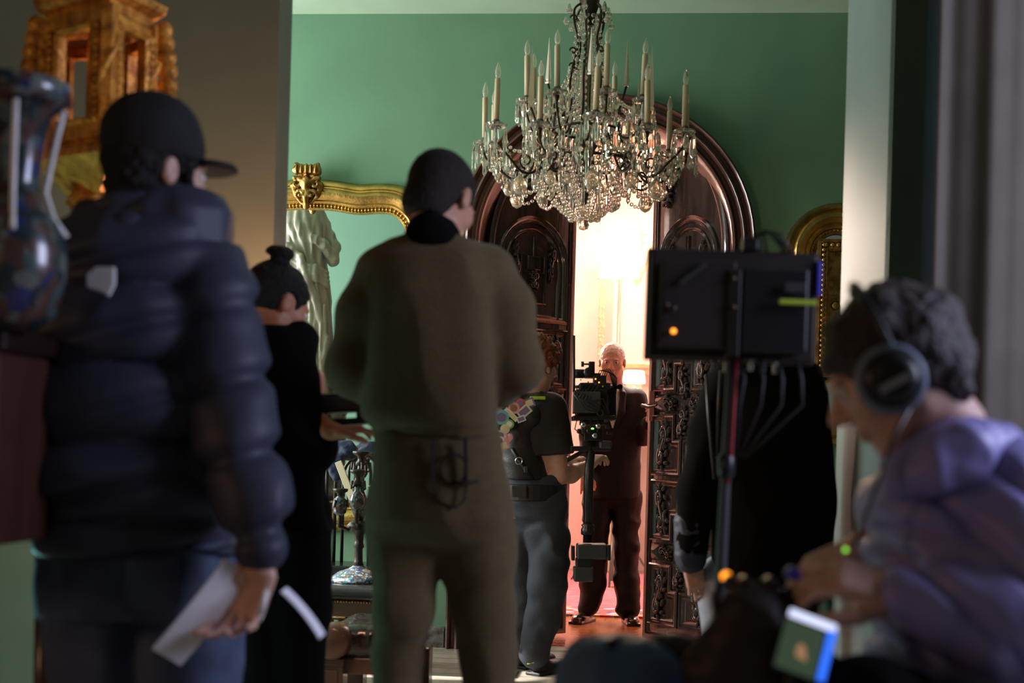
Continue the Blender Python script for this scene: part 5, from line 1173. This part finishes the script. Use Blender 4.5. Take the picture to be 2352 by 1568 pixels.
b=MB(); wq=J(1585,1262,-.03); F=Fld(.005); F.chain([J(1590,1200,-.03),J(1586,1280,-.03)],[.062,.055],.01); F.mesh('shirt_cuff','puffer_navy',root,disp=folds(.005,(25,25,25),4))
F=Fld(.0085); F.chain([J(1660,1330,.02),J(1652,1480,.0),floorz(J(1645,1680),.1)],[.088,.06,.06],.03); F.chain([J(1800,1330),J(1800,1480),floorz(J(1805,1680),.1)],[.09,.07,.06],.03); F.mesh('trousers','pale_jeans',root,disp=folds(.010,(8,8,5),5))
for px in(1645,1805): F=Fld(.008); h=floorz(J(px,1680,-.03),0); shoe(F,h,h+unit(FW)*.26); F.mesh('shoe','black_nylon',root)
F=Fld(.005); F.chain([J(1648,850,-.12),J(1640,920,-.13),J(1636,1000,-.12)],[.012,.008,.006],.01)
b=MB(); b.tube([J(1622,860,-.14),J(1628,960,-.13),J(1640,1100,-.12)],.006,6); b.tube([J(1655,850,-.15),J(1650,940,-.14),J(1646,1050,-.12)],.006,6); b.build('lanyard','grey_plastic',root,smooth=True)
# ---------------- person with headphones at the right
D=2.4; J=Jf(D); b0=J(2150,1500,.1)
root=pers('person in a violet puffer jacket and large headphones bent over a camera',b0)
fwd=-R0*.86+FW*.12+np.array([0,0,-.50]); A=frame(fwd); hc=J(2050,850,.02); S=1.10
F=Fld(.0045); L=add_head(F,hc,A,S,True,J(2170,985,.05),.058)
F.loft(J(2260,1250,.12),CA,[(-.2,.02,0,.14,.10),(.08,0,0,.13,.10),(.16,-.03,0,.06,.06)],2.2,.03)
wA=J(2062,1365,-.12); F.chain([J(2290,1180,.0),J(2350,1440,-.10),wA],[.055,.045,.032],.02)
hn=frame(unit(-CR*.95+CU*.30),-FW*.6+CU*.8); hand(F,wA,hn,1.12,-1,per=[(.5,.7,.4),(.55,.8,.5),(.6,.9,.5),(.65,.9,.5)])
wB=J(1985,1255,.12); F.chain([J(2180,1190,.22),J(2160,1330,.20),wB],[.05,.04,.03],.02); hand(F,wB,frame(unit(-CR*.85-CU*.35-FW*.2),-FW*.2+CU),1.1,1,(.4,.6,.5))
F.mesh('body','skin_pale',root); eyes(L,A,S,root)
F=Fld(.005); F.ell(L(0,-.018,.036),np.array([.086,.112,.098])*S,A); F.ell(L(0,-.05,-.03),np.array([.070,.062,.07])*S,A,.03); F.ell(L(0,.125,-.045),np.array([.09,.095,.098])*S,A,.006,'s')
F.mesh('hair','hair_brown',root,disp=lambda V,N:.009*vnoise(V,26,2)+.004*vnoise(V,90,4))
for px,dd,sd in((0,0,-1),(0,0,1)):
    cc=L(.092*sd,.022,-.010); sideA=np.array([A[1],A[2],A[0]*sd]); b=MB(); b.lathe(cc,[(.02,-.012),(.042,-.014),(.050,-.004),(.050,.010),(.042,.018),(.040,.024),(.020,.026)],24,A=sideA); b.build('ear_cup','black_plastic',root,smooth=True)
    b=MB(); b.tube([cc+sideA[2]*.004+.049*(sideA[0]*math.cos(a)+sideA[1]*math.sin(a)) for a in np.linspace(0,2*math.pi,26)],.010,8,caps=False); b.build('ear_cushion','cushion_blue',root,smooth=True)
    b=MB(); b.box(cc+sideA[2]*.026-sideA[1]*.008,(.052,.012,.003),sideA); b.build('ear_cup_stripe','pale_jeans' if sd else 'chrome',root)
b=MB(); b.tube([L(.095*math.cos(a)*(1.02),.0-.01*math.sin(a),.02+.125*math.sin(a)) for a in np.linspace(-.15,math.pi+.15,22)],.007,8); b.build('headband','black_plastic',root,smooth=True)
b=MB(); b.tube([L(-.11,.02,-.06),J(2050,1010,-.10),J(2020,1100,-.12),J(1990,1180,-.10),J(1960,1260,-.1)],.0035,6); b.build('headphone_cable','grey_plastic',root,smooth=True)
F=Fld(.008)
o,t=rows(D,[(1020,2110,2290,.10,.06),(1060,2060,2330,.13,.06),(1110,2030,2400,.16,.06),(1200,2000,2460,.19,.06),(1400,2020,2490,.20,.06),(1600,2050,2500,.21,.06),(1720,2070,2480,.20,.06)],1200,2220); F.loft(o,CA,t,2.3,.04,puff=(.09,.022,.1))
F.chain([J(2300,1130,-.03),J(2360,1270,-.10),J(2370,1400,-.14)],[.095,.09,.085],.03); F.chain([J(2370,1415,-.14),J(2280,1420,-.15),J(2180,1395,-.14),J(2085,1372,-.13)],[.085,.078,.066,.050],.02)
F.chain([J(2090,1150,.15),J(2120,1280,.18),J(2040,1270,.14)],[.08,.07,.05],.03)
F.mesh('jacket','puffer_violet',root,disp=lambda V,N: -.022*np.exp(-(((((V@CU)*.55+.6*(V@CR))/.085)%1-.5)/.13)**2)*(.7+.3*vnoise(V,8,2))+folds(.006,(10,10,10),4,.3)(V,N))
F=Fld(.006); F.chain([J(2060,1105,-.08),J(2150,1075,-.10),J(2240,1035,-.03),J(2270,1040,.08)],[.024,.034,.042,.045],.03); F.chain([J(2100,1075,-.06),J(2200,1040,-.08),J(2290,1050,.0)],[.04,.05,.055],.03); F.mesh('hood','puffer_violet',root,disp=folds(.008,(16,16,16),8,.4))
F=Fld(.009); 
F.chain([J(2160,1680,.1),J(2000,1640,-.2),floorz(J(2020,1800,-.25),.1)],[.10,.08,.06],.03); F.chain([J(2320,1680,.1),J(2220,1700,-.25),floorz(J(2230,1850,-.28),.1)],[.10,.08,.06],.03); F.mesh('trousers','black_cloth',root,disp=folds(.012,(8,8,5),5))
for px,py,dd in((2020,1800,-.25),(2230,1850,-.28)): F=Fld(.008); h=floorz(J(px,py,dd),0); shoe(F,h,h+unit(-R0-FW*.2)*.25); F.mesh('shoe','black_nylon',root)
sb=J(2240,1700,.12); root=thing('stool','low black stool under the person with headphones','stool',(sb[0],sb[1],0))
b=MB(); b.lathe((sb[0],sb[1],sb[2]-.12),[(.15,0),(.17,.01),(.17,.04),(.15,.05)],24); b.build('seat','leather_black',root,smooth=True)
for k in range(3): a=k*2.09; b=MB(); b.tube([(sb[0]+.1*math.cos(a),sb[1]+.1*math.sin(a),sb[2]-.12),(sb[0]+.2*math.cos(a),sb[1]+.2*math.sin(a),0)],.012,8); b.build('leg','dark_metal',root,smooth=True)
# ================================================================ FOREGROUND EQUIPMENT AND FURNITURE
# large monitor seen from behind, on a stand
D=3.3; J=Jf(D); k_=D/FPX; base=J(1680,1300)
root=thing('monitor_on_stand','large black production monitor on a tall stand, seen from its back','monitor',(base[0],base[1],0))
MA=np.array([unit(CR*.9985-CU*.03),FW,unit(CU*.9985+CR*.03)]); MA=np.array([unit(CR-CU*.035),FW,unit(CU+CR*.035)])
c=J(1684,700); w=382*k_; h=250*k_
b=MB(); b.box(c+FW*.02,(w,.045,h),MA); b.build('back_housing','box_brown_black',root,bevel=.006)
b=MB(); b.box(c+FW*.05,(w+.012,.03,h+.01),MA); b.build('bezel','black_plastic',root,bevel=.004)
b=MB(); b.box(J(1600,700,-.03),(.17,.05,.2),MA); b.build('battery_plate','box_brown_black',root,bevel=.004)
b=MB(); b.box(J(1775,715,-.03),(.15,.06,.19),MA); b.build('receiver_box','black_plastic',root,bevel=.005)
b=MB(); b.box(J(1832,694,-.075),(.085,.01,.012),MA); b.build('green_tape','strip_green',root,bevel=.002,label='bright yellow green tape strip on the back')
b=MB(); b.box(J(1828,660,-.072),(.05,.006,.022),MA); b.build('label_plate','grey_plastic',root,bevel=.001)
b=MB(); b.box(J(1880,640,-.0),(.008,.02,.08),MA); b.build('side_port','blue_label',root,bevel=.001,label='blue lit port strip on the side edge')
b=MB(); b.box(J(1593,628,-.062),(.075,.004,.010),np.array([unit(CR+CU*.75),FW,unit(CU-CR*.75)])); b.build('scuff_label','grey_plastic',root)
b=MB(); b.sphere(J(1547,760,-.06),.006,10); b.build('indicator_light','led_orange',root,label='small glowing orange indicator')
for px,py in((1530,700),(1546,708),(1683,640),(1683,706)): b=MB(); b.lathe(J(px,py,-.058),[(.002,.006),(.007,.005),(.007,0)],10,A=np.array([CR,CU,-FW])); b.build('screw_head','bronze',root,smooth=True)
b=MB(); b.box(J(1683,720,-.045),(.03,.03,.20),MA); b.build('mount_bracket','dark_metal',root,bevel=.003)
for k in range(3): b=MB(); b.tube([J(1720+20*k,580,.02),J(1725+14*k,545-6*k,-.01),J(1760+16*k,528+4*k,-.02),J(1790+12*k,560+6*k,-.01),J(1800+10*k,585,.02)],.0035,6); b.build('cable','black_nylon',root,smooth=True)
b=MB(); b.box(J(1722,562,.01),(.035,.04,.03),MA); b.build('cable_clamp','black_plastic',root,bevel=.004)
for i in range(6): b=MB(); b.box(J(1640+i*28,838+(i%3)*3,.0),(.010,.015,.028),MA); b.build('connector','chrome' if i%2 else 'grey_plastic',root,bevel=.002)
for i in range(4):
    x=1700+i*44; b=MB(); b.tube([J(x,825,.0),J(x+10,870,-.02),J(x+4*i,930,-.01),J(1690+i*8,1050,.0)],.0035,6); b.build('cable','black_nylon',root,smooth=True)
top=J(1683,800,.0); bot=J(1654,1340,.0); pz=lambda q: np.array([bot[0],bot[1]+.0,q])
b=MB(); b.tube([top,J(1668,1070,.0),bot,np.array([bot[0],bot[1],.25])],[.011,.012,.014,.015],12); b.build('pole','grey_plastic',root,smooth=True)
b=MB(); b.tube([J(1694,810,-.01),J(1688,900,-.012),J(1678,1070,-.012),J(1672,1110,-.01)],.004,6); b.build('power_cable','red_cable',root,smooth=True,label='red cable running down the pole')
b=MB(); b.lathe(J(1668,1070),[(.014,-.03),(.02,-.02),(.02,.02),(.014,.03)],12); b.build('collar','black_plastic',root,smooth=True)
for kk in range(3): a=kk*2.09+.3; b=MB(); b.tube([np.array([bot[0],bot[1],.45]),np.array([bot[0]+.42*math.cos(a),bot[1]+.42*math.sin(a),.012])],.010,8); b.build('leg','dark_metal',root,smooth=True)
# camera rig the headphone person works on
D=2.35; J=Jf(D); base=J(1760,1500); root=thing('assistant_camera_rig','blurred camera rig with cables in front of the person with headphones','camera',(base[0],base[1],0))
def rb(name,px0,py0,px1,py1,d0,dep,m_,bev=.006,rot=0): return obx(name,px0,py0,px1,py1,d0,dep,m_,bev,rot,root,J)
rb('camera_body',1665,1400,1800,1530,-.02,.18,'black_plastic',.012,-.1); rb('lens_barrel',1640,1420,1680,1500,.0,.12,'grey_plastic',.01); rb('top_rail',1690,1360,1850,1392,.0,.06,'dark_metal',.006,-.15)
F=Fld(.006); F.ell(J(1730,1470,-.05),(.075,.06,.085),None,.03); F.ell(J(1680,1560,-.03),(.08,.06,.08),None,.03); F.ell(J(1840,1600,-.06),(.12,.05,.08),None,.03); F.mesh('cloth_cover','box_brown_black',root,disp=folds(.008,(14,14,14),4,.4))
b=MB(); b.sphere(J(1668,1324,.02),.009,10); b.build('record_light','led_orange',root,label='small orange tally light')
b=MB(); b.sphere(J(1942,1262,.0),.004,8); b.build('focus_light','led_green',root,label='dim green light by the hand')
for i in range(7):
    x=1650+i*34; b=MB(); b.tube([J(x,1430,-.03),J(x-12+i*3,1370,-.05),J(x+24,1325+i*7,-.03),J(x+55,1350+i*5,.0),J(x+50,1420,.01)],.006,7); b.build('cable','black_nylon' if i%3 else 'bronze',root,smooth=True)
for i,(px,py,m_) in enumerate(((1823,1318,'screen_blue'),(1855,1350,'blue_pen'),(1882,1355,'pin_blue'),(1712,1340,'bronze'),(1770,1340,'bronze'))): b=MB(); b.lathe(J(px,py,-.04),[(.004,.012),(.011,.010),(.012,-.02)],12,A=np.array([CR,CU,-FW])); b.build('connector',m_ if m_!='screen_blue' else 'blue_label',root,smooth=True)
bb=base; 
b=MB(); b.tube([J(1735,1520,.05),floorz(J(1735,1520,.05),.35)],.02,10); b.build('tripod_column','dark_metal',root,smooth=True)
q0=floorz(J(1735,1520,.05),.5)
for kk in range(3): a=kk*2.09+1.2; b=MB(); b.tube([q0,(q0[0]+.35*math.cos(a),q0[1]+.35*math.sin(a),.012)],.014,8); b.build('leg','dark_metal',root,smooth=True)
# small monitor, lit
J=Jf(2.2); c=J(1858,1475); root=thing('lit_field_monitor','small tilted camera monitor glowing blue and white at its edges','monitor',c)
tl=J(1812,1398,.02);tr=J(1925,1440,.02);bl=J(1782,1530,-.02);br=J(1884,1566,-.02)
X_=unit(tr-tl); Z_=unit(tl-bl); Y_=unit(np.cross(Z_,X_)); Z_=np.cross(X_,Y_); AA=np.array([X_,Y_,Z_]); w=np.linalg.norm(tr-tl); h=np.linalg.norm(tl-bl)*1.02; c=(tl+tr+bl+br)/4
fr_=-1 if (AA[1]@FW)>0 else 1
b=MB(); b.box(c-AA[1]*fr_*.012,(w,.022,h),AA); b.build('housing','black_plastic',root,bevel=.004)
b=MB(); b.box(c+AA[1]*fr_*.0005-AA[0]*w*.09-AA[2]*h*.08,(w*.80,.004,h*.80),AA); b.build('screen','screen_green',root)
b=MB(); b.box(c+AA[1]*fr_*.003+AA[2]*h*.43,(w*.95,.006,h*.13),AA); b.build('top_edge_light','screen_white',root,bevel=.002,label='glowing white upper edge')
b=MB(); b.box(c+AA[1]*fr_*.003+AA[0]*w*.42-AA[2]*h*.05,(w*.15,.006,h*.86),AA); b.build('side_edge_light','screen_blue',root,bevel=.002,label='glowing blue side edge')
b=MB(); b.sphere(c+AA[1]*fr_*.0032-AA[0]*w*.05-AA[2]*h*.22,h*.22,12,sc=(.4,.02,1)); b.build('screen_image','screen_figure',root)
b=MB(); b.tube([c-AA[1]*fr_*.02,J(1800,1600,.04),J(1760,1560,.14)],.010,8); b.build('mounting_arm','dark_metal',root,smooth=True)
# navy padded bag on an equipment case
D=2.55; J=Jf(D); u=D/FPX; c=J(1440,1600); root=thing('equipment_bag','dark navy padded equipment bag at the bottom edge of the view','bag',(c[0],c[1],J(1440,1700)[2]))
F=Fld(.007); o,t=rows(D,[(1466,1370,1440,.06),(1476,1335,1500,.09),(1500,1305,1540,.12),(1540,1285,1570,.14),(1600,1275,1600,.15),(1700,1280,1610,.15)],1580,1440); F.loft(o,CA,t,2.4,.04)
F.mesh('body','bag_blue',root,disp=folds(.010,(10,10,10),4,.4))
F=Fld(.006); F.chain([J(1520,1492,.02),J(1552,1520,.0),J(1610,1560,.0),J(1640,1640,.0)],[.03,.045,.05,.05],.03); F.mesh('side_pocket','black_nylon',root,disp=folds(.006,(14,14,14),3))
b=MB(); b.tube([J(1400,1480,-.1),J(1430,1466,-.03),J(1460,1480,.06)],.008,6); b.build('carry_loop','black_nylon',root,smooth=True)
zt=J(1440,1700)[2]; root=thing('equipment_case','black hard equipment case standing under the navy bag','case',(c[0],c[1],0))
b=MB(); b.bb((c[0]-.2,c[1]-.17,.02),(c[0]+.2,c[1]+.17,zt*.7)); b.build('case_base','black_plastic',root,bevel=.012)
b=MB(); b.bb((c[0]-.2,c[1]-.17,zt*.7+.004),(c[0]+.2,c[1]+.17,zt)); b.build('lid','black_plastic',root,bevel=.012)
for s in(-.12,.12): b=MB(); b.bb((c[0]+s-.02,c[1]-.182,zt*.64),(c[0]+s+.02,c[1]-.168,zt*.77)); b.build('latch','chrome',root,bevel=.002)
# ---- left foreground: carved gilt lantern-like tabernacle hanging by the partition
D=3.9; J=Jf(D); u=D/FPX; c=J(245,200)
root=thing('carved_gilt_lantern','tall carved orange gilt lantern on a stand, with mirrored openings','lantern',(c[0],c[1],0))
zt,zb=J(245,45)[2],J(245,335)[2]; hh=zt-zb; corner=J(248,200,-.14); cl=J(105,200,.02); cr=J(348,200,.05); bk=J(215,200,.20)
P2=lambda q: np.array([q[0],q[1]])
cs=[P2(cl),P2(corner),P2(cr),P2(bk)+np.array([.10,.0]),P2(bk)-np.array([.12,-.02])]
n=len(cs)
for i,q in enumerate(cs):
    b=MB(); b.bb((q[0]-.018,q[1]-.018,zb),(q[0]+.018,q[1]+.018,zt)); b.tube([(q[0]+.02*math.cos(t*9),q[1]+.02*math.sin(t*9),zb+hh*t) for t in np.linspace(0,1,50)],.011,6); b.build('corner_post','gilt_orange',root,bevel=.004)
for i in range(n):
    a,d=cs[i],cs[(i+1)%n]; U=np.array([*(d-a),0.]); Ln=np.linalg.norm(U); U/=Ln; N=np.cross(U,[0,0,1.]); FA=np.array([U,[0,0,1.],N]); o_=np.array([a[0],a[1],0.])
    m_=.25*Ln if i<2 else .22*Ln
    po=[(.01,zb+.01),(.01,zt-.01),(Ln-.01,zt-.01),(Ln-.01,zb+.01)]
    pi=[(m_,zb+.055),(m_,zt-.055),(Ln-m_,zt-.055),(Ln-m_,zb+.055)]
    b=MB()
    for d0 in(0,1):
        pass
    pth=pi; b.sweep(pth,[(0,-.015),(0,.012),(.010,.020),(.018,.010),(m_-.012,.008),(m_-.008,.0),(m_-.008,-.015)],o_,FA,closed=True); b.build('face_frame','gilt_orange',root,auto=35)
    b=MB(); rs=random.Random(i)
    for kk in range(26):
        s=-1 if kk%2 else 1; zz=zb+.05+(zt-zb-.1)*(kk//2)/12; uu=(m_*.5 if s<0 else Ln-m_*.5); b.sphere(o_+U*uu+N*.012+np.array([0,0,zz]),.013,6,sc=(1,.8,1.1))
    b.build('carved_scrolls','gilt_orange',root,smooth=True)
for s,q,dr_ in((-1,cs[0],-CR),(1,cs[2],CR)):
    b=MB()
    for kk in range(9): zz=zb+.03+hh*.88*kk/8; t_=math.sin(math.pi*kk/8); p=np.array([q[0],q[1],zz])+dr_*(.028+.018*t_); b.sphere(p,.026,8,sc=(1,.7,.9)); b.tube([p+CU*.02*math.cos(a)+dr_*.02*math.sin(a) for a in np.linspace(0,5,9)],.008,6)
    b.build('side_ornament','gilt_orange',root,smooth=True)
for nm,z0_,prof_ in(('cornice',zt,[(0,-.01),(0,.018),(.03,.03),(.035,.05),(.0,.07),(-.03,.10),(-.05,.10)]),('base_moulding',zb,[(0,.01),(0,-.01),(.025,-.02),(.028,-.045),(0,-.06),(-.05,-.10),(-.09,-.13)])):
    b=MB(); V=[];F_=[]; ctr_=sum(cs)/n
    for off,dz in prof_:
        for q in cs: d=(q-ctr_); L_=np.linalg.norm(d); qq=ctr_+d*(L_+off*1.2)/L_; V.append((qq[0],qq[1],z0_+dz))
    for i in range(len(prof_)-1):
        for j in range(n): F_.append((i*n+j,i*n+(j+1)%n,(i+1)*n+(j+1)%n,(i+1)*n+j))
    F_.append(tuple(range(n))); F_.append(tuple((len(prof_)-1)*n+j for j in range(n)))
    b.add(V,F_)
    for q in range(n):
        a,d=cs[q],cs[(q+1)%n]
        for t in np.linspace(.1,.9,6): pp=a+(d-a)*t; b.sphere((pp[0],pp[1],z0_+(.035 if nm=='cornice' else -.03)),.016,6)
    b.build(nm,'gilt_orange',root,auto=35)
ct_=sum(cs)/n
F=Fld(.006); tc_=np.array([ct_[0],ct_[1],zt+.10]); F.loft(tc_,np.eye(3),[(-.01,0,0,.11,.10),(.03,0,0,.10,.09),(.06,0,0,.06,.06),(.10,0,0,.05,.05)],2,.01)
for k in range(6): a=k*1.047; F.ell(tc_+[.08*math.cos(a),.07*math.sin(a),.02],(.02,.02,.03),None,.01)
F.mesh('finial','gilt_orange',root,disp=lambda V,N:.004*vnoise(V,60,2))
b=MB(); b.lathe((ct_[0],ct_[1],0),[(.17,0),(.17,.03),(.05,.09),(.035,.3),(.055,.5),(.03,.7),(.045,.9),(.07,1.2),(.04,1.3),(.035,zb-.2),(.08,zb-.15),(.05,zb-.1)],18); b.build('stand_column','gilt_orange',root,smooth=True)
b=MB()
for i in range(1,3): 
    a,d=cs[i-1],cs[i]
pc=np.array([ct_[0],ct_[1]+.03,0.]); b=MB(); b.lathe((ct_[0]+.0,ct_[1]+.03,0),[(.045,zb),(.045,zt)],8); b.build('mirrored_core','mirror_glass',root)
# left edge: cloisonne vases on a carved cabinet
J=Jf(2.75); c=J(20,700); vb=J(20,760)[2]
root=thing('enamel_vase','tall enamelled vase with a flared square lip at the left edge','vase',(c[0],c[1],vb)); Z=lambda py: J(20,py)[2]; r=lambda px: px*2.75/FPX
b=MB(); b.lathe((c[0],c[1],0),[(r(60),Z(760)),(r(105),Z(720)),(r(125),Z(640)),(r(128),Z(580)),(r(112),Z(520)),(r(108),Z(510)),(r(80),Z(480)),(r(64),Z(440))],32); b.build('belly','cloisonne_big',root,smooth=True)
b=MB(); b.lathe((c[0],c[1],0),[(r(62),Z(445)),(r(60),Z(420)),(r(70),Z(330)),(r(85),Z(265)),(r(112),Z(240)),(r(128),Z(236)),(r(126),Z(192)),(r(118),Z(186)),(r(100),Z(195))],32); b.build('neck','cloisonne_big',root,smooth=True)
b=MB()
for a in(.2,2.9,-1.1): b.tube([(c[0]+r(rr)*math.cos(a),c[1]+r(rr)*math.sin(a),Z(py)) for rr,py in((112,250),(100,300),(85,380),(75,440),(95,500),(125,540))],.006,8)
b.build('handle','pin_white',root,smooth=True)
c=J(-20,1000,.1); zt=J(0,770)[2]; zbm=J(40,1290)[2]; xr=J(5,1000,.0)[0]
root=thing('carved_cabinet','dark cabinet with reddish carved front under the enamel vase','cabinet',((xr-.3),c[1],0))
xl=xr-.62; y0=c[1]-.12; y1=c[1]+.30
b=MB(); b.bb((xl-.02,y0-.02,vb-.04),(xr+.02,y1+.02,vb)); b.build('top','leather_brown',root,bevel=.008)
b=MB(); b.bb((xl,y0,zbm+.03),(xr,y1,vb-.04)); b.build('body','mahogany',root,bevel=.006)
for i in range(2):
    x0_=xl+.03+i*.29; b=MB(); b.bb((x0_,y0-.018,zbm+.06),(x0_+.27,y0,vb-.07)); dd=b.build('door','mahogany',root,bevel=.006); 
    b=MB(); b.sweep([(x0_+.04,zbm+.10),(x0_+.04,vb-.11),(x0_+.23,vb-.11),(x0_+.23,zbm+.10)][::-1],[(0,0),(0,.02),(.012,.026),(.02,0)],(0,y0-.016,0),WA,closed=True); b.build('door_moulding','gilt_orange',dd,auto=35)
    b=MB(); b.sphere((x0_+(.25 if i==0 else .02),y0-.03,(zbm+vb)/2),.012,8); b.build('knob','gilt_dark',dd,smooth=True)
b=MB()
for i in range(5): b.sphere((xl+.06+i*.125,y0,zbm+.03),.06,10,sc=(1,.3,.6))
b.build('scalloped_apron','mahogany',root,smooth=True)
for x_ in(xl+.05,xr-.05):
    for y_ in(y0+.05,y1-.05): b=MB(); b.tube([(x_,y_,zbm+.05),(x_,y_,0.)],[.03,.02],8); b.build('leg','mahogany',root,smooth=True)
# drape at the right
J=Jf(3.9); root=thing('curtain','grey green curtain hanging at the right edge beside the pillar','curtain',(*J(2260,1000)[:2],0))
V=[];F_=[]; n_=70; x0_,x1_=J(2138,1000)[0],J(2600,1000)[0]; yb=J(2138,1000)[1]
for j,zz in enumerate((0.02,1.2,2.4,3.36)):
    for i in range(n_+1):
        t=i/n_; x=x0_+(x1_-x0_)*t; y=yb+.10*t+.030*math.sin(t*15+.8*math.sin(t*6))*(1-.15*j)+.006*math.sin(t*41)
        V.append((x,y,zz))
for j in range(3):
    for i in range(n_): F_.append((j*(n_+1)+i,j*(n_+1)+i+1,(j+1)*(n_+1)+i+1,(j+1)*(n_+1)+i))
b=MB(); b.add(V,F_); o=b.build('cloth','drape',root,smooth=True); sd=o.modifiers.new('thick','SOLIDIFY'); sd.thickness=.006
b=MB(); b.tube([(x0_-.05,yb+.05,3.37),(x1_,yb+.15,3.37)],.015,10); b.build('rod','bronze',root,smooth=True)
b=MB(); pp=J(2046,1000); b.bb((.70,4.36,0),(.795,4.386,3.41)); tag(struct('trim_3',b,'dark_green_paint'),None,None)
